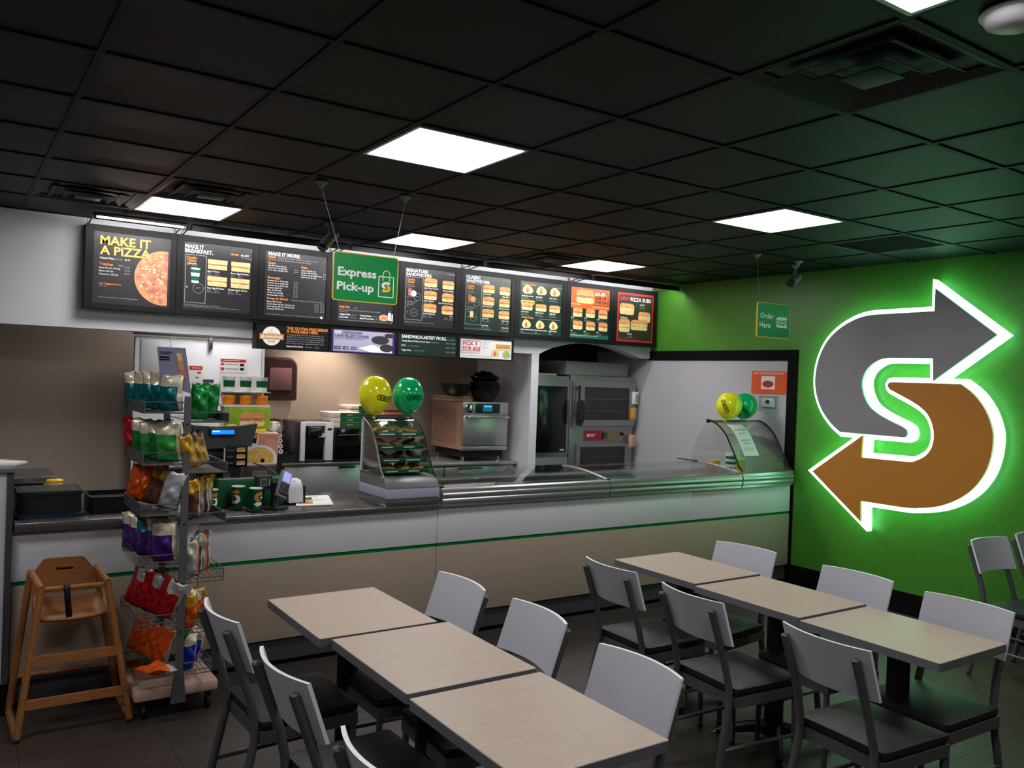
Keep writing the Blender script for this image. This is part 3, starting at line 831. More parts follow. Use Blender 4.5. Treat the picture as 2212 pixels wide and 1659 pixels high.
b = MB(); T(b, 'NEW', U(.07), V(.235), .022, PW, w=.055, bold=.05); T(b, 'CHOCOLATE', U(.175), V(.235), .022, PPURP, w=.18, bold=.05); T(b, 'LAVA FILLED COOKIE', U(.07), V(.37), .022, PPURP, w=.31, bold=.05)
T(b, 'Warm with a rich gooey chocolate centre', U(.07), V(.445), .010, PPURP, w=.27)
for k, st in enumerate(('$1.00', '3 / $2.50', '12 / $9')):
    T(b, st, U(.108 + .12 * k), V(.825), .012, PW, align='c')
obj('printed_text', b, t)
t, U, V = board(4, 'low dark board reading SANDWICH ARTIST PICKS', PBOARDG, .02, .985, .03, .97, True)
b = MB(); T(b, 'SANDWICH ARTIST PICKS.', U(.07), V(.25), .028, PW, w=.46, bold=.05); T(b, '6" / Footlong', U(.82), V(.25), .010, PG)
for k, (st, c) in enumerate((('Turkey Breast & Black Forest Ham', '280 Cals / 560 Cals'), ('B.L.T.', '310 Cals / 620 Cals'), ('Veggie Patty', '390 Cals / 780 Cals'))):
    T(b, st, U(.07), V(.40 + k * .19), .014, PW, bold=.04); T(b, c, U((.50, .17, .27)[k]), V(.40 + k * .19), .010, PG); T(b, '$5.%d9' % (k + 1), U(.80), V(.41 + k * .19), .013, PG); T(b, '$9.%d9' % k, U(.89), V(.41 + k * .19), .013, PG)
obj('printed_text', b, t)
t, U, V = board(5, 'low white board reading PICK 3 FOR $23', PW, .035, .965, .09, .94, True)
b = MB(); outline(b, U(.06), U(.39), V(.64), V(.18), .004, PRED)
sandwich(b, U(.67), V(.55), .17, .06, BUN, MEAT, True); wrap(b, U(.58), V(.85), .10, .075, 6.7485); shape(b, circle(U(.87), V(.72), .045, 16, ry=.035), LETT, 6.748); obj('printed_picture', b, t)
b = MB(); T(b, 'PICK 3', U(.085), V(.38), .032, PRED, w=.155, bold=.035); T(b, 'FOR $23', U(.085), V(.59), .032, PRED, w=.185, bold=.035); T(b, 'Every day after 4 p.m.', U(.06), V(.74), .014, PRED, w=.2)
for k, st in enumerate(('Choose any three', 'six inch subs,', 'wraps or', 'chopped salads', 'today.')):
    T(b, st, U(.42), V(.24 + k * .075), .009, PG)
T(b, 'Limited time only. Additional charge for extras. Plus tax. No substitutions', U(.06), V(.86), .009, PG, w=.34)
obj('printed_text', b, t)

# tube lights over the boards
TX = [(0.80, 1.435), (1.45, 2.69), (2.70, 3.99), (4.03, 5.26), (5.29, 6.46)]
TN = ['pizza board at far left', 'breakfast and more boards', 'boards behind the Express Pick-up sign', 'classic sandwich boards', 'pizza subs board at far right']
for k, (a, c) in enumerate(TX):
    t = thing('menu_light', 'slim tube light on arms above the ' + TN[k], 'light', ((a + c) / 2, 6.45, 2.82), 0, 'tube lights above the menu boards')
    yt, zt = 6.44, 2.812
    b = MB(); b.tube([(a + 0.03, yt, zt), (c - 0.03, yt, zt)], 0.011, TUBE, 8); obj('lamp_tube', b, t)
    b = MB()
    lip = -0.002 if k == 0 else -0.026
    P = [(yt - 0.026, zt + lip), (yt - 0.026, zt + 0.012), (yt - 0.012, zt + 0.026), (yt + 0.02, zt + 0.026), (yt + 0.024, zt + 0.014)]
    b.prism(P + [(y - 0.0025 if i < 2 else y, z + 0.0025) for i, (y, z) in list(enumerate(P))[::-1]], a + 0.01, c - 0.01, BLACKM, 'x')
    for xx in (a + 0.012, c - 0.022):
        b.box(xx, xx + 0.01, yt - 0.022, yt + 0.02, zt - 0.018, zt + 0.024, BLACKM)
    obj('housing', b, t)
    for xx in (a + 0.02, c - 0.02):
        b = MB(); b.tube([(xx, yt, zt + 0.02), (xx, 6.70, 2.812), (xx, 6.775, 2.80)], 0.006, STEELD, 6); b.box(xx - 0.008, xx + 0.008, 6.762, 6.785, 2.800, 2.838, STEELD); obj('arm', b, t)

# ------------------------------------------------------------------ hanging signs and cameras
LOGO_GREY = [(3.598, 2.619), (3.117, 2.243), (3.586, 1.891), (3.596, 2.069), (3.957, 2.072), (4.067, 2.049), (4.15, 1.99), (4.193, 1.917), (4.202, 1.837), (4.176, 1.745), (4.122, 1.662), (4.034, 1.601), (3.935, 1.556), (3.824, 1.512), (3.79, 1.491), (3.78, 1.464), (3.788, 1.439), (3.808, 1.428), (4.184, 1.428), (4.393, 1.429), (4.489, 1.5), (4.58, 1.605), (4.639, 1.728), (4.664, 1.852), (4.654, 1.992), (4.612, 2.124), (4.538, 2.241), (4.418, 2.34), (4.271, 2.409), (4.141, 2.434), (3.986, 2.437), (3.597, 2.441)]
LOGO_ORANGE = [(3.37, 1.872), (3.264, 1.792), (3.179, 1.679), (3.132, 1.565), (3.117, 1.474), (3.127, 1.345), (3.166, 1.213), (3.247, 1.086), (3.361, 0.988), (3.504, 0.915), (3.654, 0.878), (3.797, 0.863), (4.174, 0.862), (4.166, 0.689), (4.657, 1.059), (4.176, 1.418), (4.182, 1.229), (3.786, 1.234), (3.695, 1.255), (3.62, 1.303), (3.575, 1.375), (3.564, 1.462), (3.58, 1.547), (3.621, 1.625), (3.687, 1.683), (3.781, 1.735), (3.946, 1.812), (3.964, 1.831), (3.968, 1.85), (3.959, 1.867), (3.934, 1.874)]
CORN = {LOGO_GREY[i] for i in (0, 1, 2, 3, 18, 19, 31)} | {LOGO_ORANGE[i] for i in (0, 12, 13, 14, 15, 16, 30)}
def smooth_poly(P):
    out = []
    n = len(P)
    for i in range(n):
        p0, p1, p2, p3 = P[i - 1], P[i], P[(i + 1) % n], P[(i + 2) % n]
        out.append(p1)
        if p1 in CORN and p2 in CORN:
            continue
        if p1 in CORN: p0 = p1
        if p2 in CORN: p3 = p2
        d = math.dist(p1, p2)
        if d < 0.05 or d > 0.3:
            continue
        for t in (1 / 3, 2 / 3):
            q = []
            for a in (0, 1):
                m1, m2 = (p2[a] - p0[a]) / 2, (p3[a] - p1[a]) / 2
                q.append((2 * t ** 3 - 3 * t * t + 1) * p1[a] + (t ** 3 - 2 * t * t + t) * m1 + (-2 * t ** 3 + 3 * t * t) * p2[a] + (t ** 3 - t * t) * m2)
            out.append(tuple(q))
    return out
KS = 6.355 / 6.42
SC = lambda P: [(y * KS, CAM_H + (z - CAM_H) * KS) for y, z in P]
LG, LO = smooth_poly(LOGO_GREY), smooth_poly(LOGO_ORANGE)
norm = lambda P: [((3.888 - y) / 1.93, (z - 1.654) / 1.93) for y, z in P]     # unit height, facing the reader
EG, EO = norm(LG), norm(LO)

def hanging_sign(x0, x1, z0, z1, y, label, mounts, wires):
    t = thing('hanging_sign', label, 'sign', ((x0 + x1) / 2, y, z0))
    b = MB(); b.prism(rrect(x0, x1, z0, z1, 0.018), y, y + 0.012, SYEL, 'y'); obj('panel_edge', b, t)
    b = MB(); b.prism(rrect(x0 + 0.005, x1 - 0.005, z0 + 0.005, z1 - 0.005, 0.015), y - 0.001, y + 0.006, SGREEN, 'y'); obj('face', b, t)
    WIRE = mat('steel_wire', (150, 150, 150), 0.4, 0.6)
    for (mx, my), wx in zip(mounts, wires):
        b = MB(); b.tube([(wx, y + 0.003, z1 - 0.02), (wx, y - 0.003, z1 + 0.005), (mx, my, CEIL - 0.03)], 0.0016, WIRE, 5); obj('wire', b, t)
        b = MB(); b.lathe([(0.036, 0), (0.036, -0.006), (0.016, -0.02), (0.012, -0.034), (0.0, -0.036)], mat('mount_plastic', (150, 150, 148), 0.5), (mx, my, CEIL), 14); obj('ceiling_mount', b, t)
    return t
t = hanging_sign(1.797, 2.204, 2.20, 2.479, 4.51, 'green hanging sign reading Express Pick-up with a bag emblem', [(1.711, 4.51), (2.244, 4.53)], [1.828, 2.17])
b = MB()
b.text('Express', lambda a, c: (1.826 + a, 4.508, 2.345 + c), .046, PW, w=.238, bold=.05); b.text('Pick-up', lambda a, c: (1.822 + a, 4.508, 2.263 + c), .046, PW, w=.228, bold=.05); obj('lettering', b, t)
b = MB()
outline(b, 2.078, 2.178, 2.238, 2.362, .0055, PW, 4.508)
b.tube([(2.106, 4.508, 2.336)] + [(2.128 + 0.022 * math.cos(a), 4.508, 2.372 + 0.024 * math.sin(a)) for a in (PI, PI * .85, PI * .7, PI * .5, PI * .3, PI * .15, 0)] + [(2.150, 4.508, 2.336)], 0.0028, PW, 6)
for P, m in ((EG, PW), (EO, SYEL)):
    shape(b, [(2.128 + x * .072, 2.300 + z * .072) for x, z in P], m, 4.5075)
obj('bag_emblem', b, t)
t = hanging_sign(5.368, 5.772, 2.198, 2.478, 4.46, 'green hanging sign reading Order Here with a sandwich emblem', [(5.338, 4.464), (5.854, 4.458)], [5.39, 5.755])
b = MB()
b.text('Order', lambda a, c: (5.40 + a, 4.458, 2.352 + c), .042, PW, w=.165, bold=.035); b.text('Here', lambda a, c: (5.395 + a, 4.458, 2.277 + c), .042, PW, w=.135, bold=.035); obj('lettering', b, t)
b = MB()
shape(b, [(5.60, 2.345), (5.605, 2.362), (5.625, 2.373), (5.735, 2.373), (5.735, 2.348)], PW, 4.458)
shape(b, [(5.595 + .0233 * k, 2.336 + (.004 if k % 2 else -.002)) for k in range(7)] + [(5.595 + .0233 * k, 2.330 + (.004 if k % 2 else -.002)) for k in range(6, -1, -1)], PW, 4.458)
shape(b, [(5.595, 2.323), (5.735, 2.323), (5.735, 2.317), (5.595, 2.317)], PW, 4.458)
shape(b, [(5.598, 2.312), (5.625, 2.311), (5.645, 2.302), (5.665, 2.309), (5.69, 2.300), (5.71, 2.310), (5.735, 2.311), (5.735, 2.286), (5.62, 2.286), (5.602, 2.296)], PW, 4.458)
obj('sandwich_emblem', b, t)
def camera_unit(x, y, z, d, label, col, drop):
    t = thing('security_camera', label, 'camera', (x, y, CEIL))
    m = mat('camera_' + col[0], col[1], 0.4)
    d = Vector(d).normalized(); p = Vector((x, y, z))
    b = MB(); b.lathe([(0.035, CEIL), (0.035, CEIL - 0.012), (0.02, CEIL - 0.03), (0.011, CEIL - 0.035), (0.011, z + 0.03), (0.018, z + 0.02), (0.018, z)], m, (x, y, 0), 14); obj('bracket', b, t)
    b = MB(); b.tube([p - d * 0.075, p - d * 0.07, p + d * 0.075], [0.03, 0.037, 0.037], m, 14); b.tube([p + d * 0.06 + Vector((0, 0, 0.012)), p + d * 0.115 + Vector((0, 0, 0.02))], 0.036, m, 10) if False else None; obj('housing', b, t)
    b = MB(); b.tube([p + d * 0.0755, p + d * 0.1], [0.033, 0.035], BLACK, 14); obj('lens', b, t)
camera_unit(2.235, 5.70, 2.735, (-0.62, -0.1, -0.75), 'dark bullet camera on the ceiling left of the Express Pick-up sign', ('dark', (92, 94, 97)), 0)
camera_unit(6.0, 4.60, 2.728, (-0.85, -0.2, -0.45), 'pale bullet camera hanging by the right wire of the Order Here sign', ('pale', (120, 130, 134)), 0)

# vents in the ceiling
def vent(x, y, label, rings=3):
    i, j = cell_x(x), cell_y(y)
    cx_, cy_ = GX + (i + .5) * GD, GY + (j + .5) * GD
    t = thing('ceiling_vent', label, 'vent', (cx_, cy_, CEIL))
    VM = mat('vent_black', (22, 21, 22), 0.6)
    h = GD / 2 - 0.012
    b = MB(); b.box(cx_ - h, cx_ + h, cy_ - h, cy_ + h, CEIL + 0.022, CEIL + 0.028, RUBBER); obj('backing', b, t)
    for k in range(rings):
        o_, i_ = h * (1 - 0.27 * k) , h * (1 - 0.27 * k) - 0.042
        zo, zi = CEIL - (0.001 + 0.007 * k), CEIL + 0.016 - 0.006 * k
        b = MB()
        for a in range(4):
            c_, s_ = math.cos(a * PI / 2), math.sin(a * PI / 2)
            R = lambda u, v, z: (cx_ + u * c_ - v * s_, cy_ + u * s_ + v * c_, z)
            q = [R(-o_, -o_, zo), R(o_, -o_, zo), R(i_, -i_, zi), R(-i_, -i_, zi)]
            V1 = [b.bm.verts.new(p) for p in q]; V2 = [b.bm.verts.new((p[0], p[1], p[2] + 0.003)) for p in q]
            b.face(V1, VM); b.face(V2[::-1], VM)
            for m_ in range(4):
                b.face([V1[m_], V2[m_], V2[(m_ + 1) % 4], V1[(m_ + 1) % 4]], VM)
        obj('louvre_ring', b, t)
    q = h * (1 - 0.27 * rings) + 0.02
    b = MB(); b.box(cx_ - q, cx_ + q, cy_ - q, cy_ + q, CEIL - 0.018, CEIL - 0.014, VM, 0.001); obj('centre_plate', b, t)
vent(2.54, 1.67, 'big square black diffuser vent nearest the smoke detector')
vent(0.711, 5.938, 'black square vent at the far left end of the back ceiling row')
vent(1.321, 5.328, 'black square vent just in front of the leftmost back light')
vent(4.369, 5.938, 'black square vent left of the rightmost back light')
i, j = cell_x(GRILLE[0]), cell_y(GRILLE[1])
cx_, cy_ = GX + (i + .5) * GD, GY + (j + .5) * GD
t = thing('return_grille', 'flat black return grille with thin bright rim near the green wall', 'grille', (cx_, cy_, CEIL))
h = GD / 2 - 0.012
b = MB()
RIM = mat('grille_rim', (120, 120, 120), 0.4, 0.5)
for (a0, a1, c0, c1) in ((-h, h, -h, -h + 0.008), (-h, h, h - 0.008, h), (-h, -h + 0.008, -h, h), (h - 0.008, h, -h, h)):
    b.box(cx_ + a0, cx_ + a1, cy_ + c0, cy_ + c1, CEIL - 0.004, CEIL + 0.01, RIM)
obj('rim', b, t)
b = MB(); b.box(cx_ - h, cx_ + h, cy_ - h, cy_ + h, CEIL + 0.016, CEIL + 0.024, RUBBER); obj('backing', b, t)
for k in range(22):
    x = cx_ - h + 0.02 + k * (2 * h - 0.04) / 21
    b = MB(); b.box(x - 0.002, x + 0.002, cy_ - h + 0.008, cy_ + h - 0.008, CEIL + 0.002, CEIL + 0.014, RUBBER); obj('slat', b, t)
# smoke detector
t = thing('smoke_detector', 'round white detector on the ceiling at the top right corner', 'detector', (2.43, 1.16, CEIL))
DW = mat('detector_white', (205, 203, 208), 0.4)
b = MB(); b.lathe([(0.085, 0), (0.085, -0.018), (0.078, -0.03), (0.05, -0.042), (0.0, -0.044)], DW, (2.43, 1.16, CEIL), 28); obj('housing', b, t)
b = MB(); b.lathe([(0.095, 0), (0.095, -0.006), (0.084, -0.008)], DW, (2.43, 1.16, CEIL), 28); obj('base_ring', b, t)

# ------------------------------------------------------------------ halo-lit arrow emblem on the green wall
t = thing('wall_emblem', 'big backlit S emblem of grey and orange arrows on green wall', 'sign', (XW, 3.89, 0.69))
def inset(P, d):
    n = len(P); A = sum(P[i][0] * P[(i + 1) % n][1] - P[(i + 1) % n][0] * P[i][1] for i in range(n))
    sgn = 1 if A > 0 else -1
    out = []
    for i in range(n):
        a, p, c = Vector(P[i - 1]), Vector(P[i]), Vector(P[(i + 1) % n])
        e1, e2 = (p - a).normalized(), (c - p).normalized()
        n1, n2 = Vector((-e1.y, e1.x)) * sgn, Vector((-e2.y, e2.x)) * sgn
        m = (n1 + n2)
        m = m.normalized() if m.length > 1e-4 else n1
        k = d / max(0.45, m.dot(n1))
        out.append(tuple(p + m * k))
    return out
for P, m, nm in ((SC(LG), LOGOG, 'grey_arrow'), (SC(LO), LOGOO, 'orange_arrow')):
    b = MB(); b.prism(P, 6.355, 6.38, m, 'x'); a = obj(nm, b, t)
    b = MB(); Q = inset(P, -0.04)
    V0 = [b.bm.verts.new((6.384, p[0], p[1])) for p in inset(P, 0.004)]
    V1 = [b.bm.verts.new((6.388, p[0], p[1])) for p in Q]; V2 = [b.bm.verts.new((6.462, p[0], p[1])) for p in Q]
    for i in range(len(Q)):
        k = (i + 1) % len(Q)
        b.face([V1[i], V1[k], V2[k], V2[i]], HALO); b.face([V0[i], V0[k], V1[k], V1[i]], HALO)
    obj('glowing_rim', b, a)
    c_ = Vector((sum(p[0] for p in P) / len(P), sum(p[1] for p in P) / len(P)))
    b = MB()
    for q in (P[3], P[-8], P[len(P) // 2]):
        w = Vector(q).lerp(c_, 0.0) if False else Vector(q)
    pts_ = [(3.75, 2.25), (4.45, 1.9), (4.3, 1.55)] if nm == 'grey_arrow' else [(3.35, 1.5), (3.6, 1.05), (4.3, 1.05)]
    for q in pts_:
        b.tube([(6.38, q[0], q[1]), (XW, q[0], q[1])], 0.01, STEELD, 8)
    obj('standoff', b, a)
# soup poster and thermostat on the white end wall
t = thing('soup_poster', 'orange poster with a red soup bowl on the white end wall', 'poster', (XW, 5.22, 1.735))
b = MB(); b.box(XW - 0.006, XW + 0.003, 5.012, 5.428, 1.735, 1.948, PORANGE); obj('sheet', b, t)
def S2(pts, m, x):
    f = b.face([b.bm.verts.new((x, p[0], p[1])) for p in pts], m)
b = MB()
S2([(5.31, 1.90), (5.15, 1.90), (5.15, 1.775), (5.31, 1.775)], PW, XW - 0.007)
S2(circle(5.23, 1.82, .075, 20, ry=.042), PW, XW - 0.0075); S2(circle(5.23, 1.825, .066, 20, ry=.034), PRED, XW - 0.008)
obj('printed_picture', b, t)
b = MB(); b.text('TRY OUR DELICIOUS SOUP', lambda a, c: (XW - 0.0075, 5.40 - a, 1.918 + c), .017, PW, w=.355, bold=.03); obj('printed_text', b, t)
t = thing('thermostat', 'white thermostat in a clear cover below the soup poster', 'thermostat', (XW, 5.215, 1.60))
b = MB(); b.box(XW - 0.022, XW + 0.004, 5.145, 5.285, 1.605, 1.69, DW, 0.006); obj('body', b, t)
b = MB(); b.box(XW - 0.0235, XW - 0.021, 5.195, 5.235, 1.64, 1.672, BLACK); obj('display', b, t)
b = MB(); b.box(XW - 0.045, XW + 0.004, 5.115, 5.30, 1.565, 1.715, GLASS, 0.004); obj('cover', b, t)
# ------------------------------------------------------------------ tables
TZ, TWX, TWY = 0.745, 0.527, 0.648
def make_table():
    t = thing('dining_table', '', 'table', (0, 0, 0))
    b = MB(); b.box(-TWX / 2 + .003, TWX / 2 - .003, -TWY / 2 + .003, TWY / 2 - .003, TZ - 0.028, TZ, MAPLE, 0.0015, 1); obj('tabletop', b, t)
    b = MB()
    P = rrect(-TWX / 2, TWX / 2, -TWY / 2, TWY / 2, 0.012); Q = rrect(-TWX / 2 + .004, TWX / 2 - .004, -TWY / 2 + .004, TWY / 2 - .004, 0.009)
    n = len(P)
    for (za, zb, PP, QQ) in ((TZ - 0.001, TZ - 0.001, P, Q), (TZ - 0.034, TZ - 0.034, P, Q)):
        V1 = [b.bm.verts.new((*p, za)) for p in PP]; V2 = [b.bm.verts.new((*p, zb)) for p in QQ]
        for i in range(n):
            b.face([V1[i], V1[(i + 1) % n], V2[(i + 1) % n], V2[i]], BAND)
    V1 = [b.bm.verts.new((*p, TZ - 0.001)) for p in P]; V2 = [b.bm.verts.new((*p, TZ - 0.034)) for p in P]
    for i in range(n):
        b.face([V1[i], V2[i], V2[(i + 1) % n], V1[(i + 1) % n]], BAND, True)
    bmesh.ops.remove_doubles(b.bm, verts=b.bm.verts, dist=1e-5)
    obj('edge_band', b, t)
    b = MB(); b.box(-.20, .20, -.025, .025, TZ - 0.046, TZ - 0.030, BLACKM); b.box(-.025, .025, -.22, .22, TZ - 0.046, TZ - 0.030, BLACKM); obj('top_bracket', b, t)
    b = MB(); b.lathe([(0.047, 0.075), (0.047, TZ - 0.046)], BLACKM, (0, 0, 0), 20); b.lathe([(0.075, 0.05), (0.062, 0.085), (0.048, 0.1)], BLACKM, (0, 0, 0), 20); obj('column', b, t)
    b = MB()
    for k in range(4):
        a = PI / 4 + k * PI / 2
        L = 0.30
        pts = [(0.03, 0.078), (0.12, 0.066), (0.21, 0.045), (L - 0.02, 0.024)]
        rs = [0.034, 0.03, 0.024, 0.017]
        b.tube([(q * math.cos(a), q * math.sin(a), z) for q, z in pts], rs, BLACKM, 10)
    obj('cross_base', b, t)
    for k in range(4):
        a = PI / 4 + k * PI / 2
        b = MB(); b.lathe([(0.018, 0), (0.018, 0.012), (0.009, 0.014), (0.009, 0.02)], CHROME if k % 2 else BLACK, (0.283 * math.cos(a), 0.283 * math.sin(a), 0), 12); obj('glide', b, t)
    return t
TAB = [('A', 1.494, 3.418), ('A', 1.533, 2.748), ('A', 1.522, 2.066), ('B', 3.549, 3.396), ('B', 3.509, 2.717), ('B', 3.472, 2.043)]
TL = ['maple table at the counter end of the left row', 'middle maple table of the left row', 'maple table of the left row nearest the viewer',
      'maple table at the counter end of the right row', 'middle maple table of the right row', 'maple table of the right row nearest the viewer']
proto = make_table()
for k, (r_, x, y) in enumerate(TAB):
    t = proto if k == 0 else copy_tree(proto)
    t.location = (x, y, 0.0008 * (k % 3)); t['label'] = TL[k]; t['group'] = 'maple topped dining tables'

# ------------------------------------------------------------------ chairs
def make_chair():
    t = thing('dining_chair', '', 'chair', (0, 0, 0))
    # seat pad, facing +x
    b = MB(); b.box(-.195, .205, -.205, .205, 0.432, 0.47, VINYL, 0.0185, 4)
    for v in b.bm.verts:
        if v.co.z > 0.45:
            v.co.z += 0.014 * max(0, 1 - (v.co.x / .22) ** 2) * max(0, 1 - (v.co.y / .22) ** 2)
    bmesh.ops.subdivide_edges(b.bm, edges=[e for e in b.bm.edges if e.calc_length() > 0.3], cuts=5, use_grid_fill=True)
    for v in b.bm.verts:
        if v.co.z > 0.455:
            v.co.z = max(v.co.z, 0.468) + 0.022 * max(0, 1 - (v.co.x / .20) ** 2) * max(0, 1 - (v.co.y / .20) ** 2)
    for f in b.bm.faces:
        f.smooth = True
    obj('seat', b, t)
    b = MB()
    b.box(-.195, .20, -.205, -.185, 0.385, 0.432, FRAME); b.box(-.195, .20, .185, .205, 0.385, 0.432, FRAME)
    b.box(.18, .20, -.185, .185, 0.385, 0.432, FRAME); b.box(-.195, -.175, -.185, .185, 0.385, 0.432, FRAME); obj('seat_frame', b, t)
    for s in (-1, 1):
        b = MB(); b.tube([(.185, .19 * s, 0.39), (.193, .195 * s, 0.012)], [0.014, 0.012], FRAME, 4); l = obj('leg', b, t)
        b = MB(); b.lathe([(0.012, 0), (0.013, 0.014)], RUBBER, (.193, .195 * s, 0), 10); obj('glide', b, l)
        y = .163 * s
        pts = [(-.285, y * 1.12, 0.012), (-.245, y * 1.1, 0.22), (-.207, y * 1.06, 0.40), (-.209, y * 1.04, 0.47), (-.236, y, 0.58), (-.322, y, 0.815)]
        b = MB(); b.tube(pts, 0.0165, FRAME, 10); b.lathe([(0.0165, 0.8145), (0.0145, 0.820), (0.009, 0.8235), (0.0, 0.8245)], FRAME, (-.3225, y, 0), 12); l = obj('rear_post', b, t)
        b = MB(); b.lathe([(0.013, 0), (0.014, 0.014)], RUBBER, (-.287, y * 1.12, 0), 10); obj('glide', b, l)
        b = MB(); b.tube([(.188, .192 * s, 0.2), (-.243, y * 1.1, 0.2)], 0.009, FRAME, 8); obj('stretcher', b, t)
    # curved backrest plate in front of the posts
    b = MB()
    W, Z0, Z1, th = 0.201, 0.66, 0.858, 0.013
    def pc(u, v, k):
        y = (u - .5) * 2 * W
        z = Z0 + (Z1 - Z0) * v
        x = -.2185 - (z - 0.6) * 0.345 - 0.042 * (1 - (y / W) ** 2) + .008 + k
        return (x, y, z)
    n = 12
    F = [[b.bm.verts.new(pc(i / n, j, th)) for j in (0, 1)] for i in range(n + 1)]
    B_ = [[b.bm.verts.new(pc(i / n, j, 0)) for j in (0, 1)] for i in range(n + 1)]
    for i in range(n):
        b.face([F[i][0], F[i + 1][0], F[i + 1][1], F[i][1]], PLATE, True)
        b.face([B_[i + 1][0], B_[i][0], B_[i][1], B_[i + 1][1]], PLATE, True)
        b.face([F[i][1], F[i + 1][1], B_[i + 1][1], B_[i][1]], PLATE_EDGE)
        b.face([F[i + 1][0], F[i][0], B_[i][0], B_[i + 1][0]], PLATE_EDGE)
    for i in (0, n):
        b.face([F[i][0], F[i][1], B_[i][1], B_[i][0]], PLATE_EDGE)
    obj('backrest', b, t)
    return t
# (centre x, y, facing angle)
CH = [(1.194, 3.284, .033), (1.2025, 2.592, .04), (1.188, 1.86, .03),
      (1.678, 3.2685, PI), (1.710, 2.7295, PI - .07), (1.661, 2.0655, PI),
      (3.1315, 3.231, -.025), (3.093, 2.6175, -.073), (3.077, 1.9165, -.07),
      (3.599, 3.2175, PI + .118), (3.5955, 2.535, PI - .014), (3.549, 1.9495, PI - .02),
      (5.643, 2.455, -PI / 2 - .07), (6.19, 2.44, -PI / 2 - .03)]
CL = ['white backed chair on the left side of the left row, at the counter end', 'middle white backed chair on the left side of the left row', 'white backed chair cut off by the bottom edge, left side of the left row',
      'white backed chair on the right side of the left row, at the counter end', 'middle white backed chair on the right side of the left row', 'white backed chair on the right side of the left row nearest the viewer',
      'white backed chair on the left side of the right row, at the counter end', 'middle white backed chair on the left side of the right row', 'white backed chair on the left side of the right row nearest the viewer',
      'white backed chair across the right row near the counter corner', 'middle white backed chair on the green wall side of the right row', 'white backed chair on the green wall side nearest the viewer',
      'grey looking chair standing alone beside the green wall at right', 'chair cut off by the right edge beside the green wall']
cproto = make_chair()
for k, (x, y, a) in enumerate(CH):
    t = cproto if k == 0 else copy_tree(cproto)
    t.location = (x, y, 0); t.rotation_euler = (0, 0, a); t['label'] = CL[k]; t['group'] = 'white backed dining chairs'

# ------------------------------------------------------------------ wooden high chair
t = thing('high_chair', 'wooden restaurant high chair with black strap at left', 'high chair', (0.55, 4.68, 0))
FL, FR = Vector((.312, 4.49, 0)), Vector((.803, 4.50, 0)); FLt, FRt = Vector((.398, 4.535, .705)), Vector((.686, 4.535, .71))
RL, RR = Vector((.300, 4.875, 0)), Vector((.800, 4.875, 0)); RLt, RRt = Vector((.368, 4.735, .745)), Vector((.662, 4.735, .745))
def bar(a, c, r=0.015, m=WOOD, seg=8):
    b = MB(); b.tube([a, c], r, m, seg); return b
for a, c in ((FL, FLt), (FR, FRt), (RL, RLt), (RR, RRt)):
    a2 = a + Vector((0, 0, 0.018))
    l = obj('leg', bar(a2, c, 0.017), t)
for a, c in ((FL, RL), (FR, RR)):
    obj('floor_runner', bar(a + Vector((0, 0, .02)), c + Vector((0, 0, .02)), 0.0165), t)
for p in (FL, FR):
    b = MB(); b.box(p.x - .014, p.x + .014, p.y - .014, p.y + .014, 0, 0.006, RUBBER); obj('foot_pad', b, t)
for a, c in ((FLt, RLt), (FRt, RRt)):
    obj('arm', bar(a + Vector((0, -.015, 0)), c, 0.0165), t)
def at_z(a, c, z): return a.lerp(c, (z - a.z) / (c.z - a.z))
obj('front_bar', bar(at_z(FL, FLt, .698), at_z(FR, FRt, .698), 0.012), t)
for z in (.165, .365):
    a, c = at_z(FL, FLt, z), at_z(FR, FRt, z)
    b = MB(); b.prism([(a.y - .009, z - .022), (a.y + .009, z - .022), (a.y + .009, z + .022), (a.y - .009, z + .022)], a.x, c.x, WOOD, 'x'); obj('front_rail', b, t)
for z in (.2,):
    obj('rear_rail', bar(at_z(RL, RLt, z), at_z(RR, RRt, z), 0.012), t)
b = MB(); b.grid(lambda u, v: (.385 + u * .31, 4.55 + v * .19, .540 + .062 * v ** 1.5 - 0.012 * math.sin(u * PI)), 6, 6, WOOD); sb = obj('seat', b, t)
md = sb.modifiers.new('s', 'SOLIDIFY'); md.thickness = 0.018
for s, xa in ((-1, .385), (1, .695)):
    b = MB(); b.prism([(4.56, .53), (4.74, .53), (4.745, .64), (4.68, .60)], xa - .006, xa + .006, WOOD, 'x'); obj('side_panel', b, t)
b = MB(); b.prism([(.372, .63), (.665, .63), (.655, .735), (.605, .80), (.585, .806), (.44, .806), (.42, .80), (.375, .735)], 4.728, 4.742, WOOD, 'y'); bp = obj('back_panel', b, t)
b = MB(); b.prism(rrect(.475, .555, .745, .757, .006), 4.7275, 4.7285, BLACK, 'y'); obj('printed_mark', b, bp)
b = MB()
q = [(.505, 4.522, .713), (.505, 4.512, .698), (.512, 4.53, .64), (.522, 4.548, .56), (.523, 4.56, .545)]
V = [(b.bm.verts.new((x - .014, y, z)), b.bm.verts.new((x + .014, y, z))) for x, y, z in q]
for i in range(4):
    b.face([V[i][0], V[i][1], V[i + 1][1], V[i + 1][0]], RUBBER)
so = obj('strap', b, t); md = so.modifiers.new('s', 'SOLIDIFY'); md.thickness = 0.003

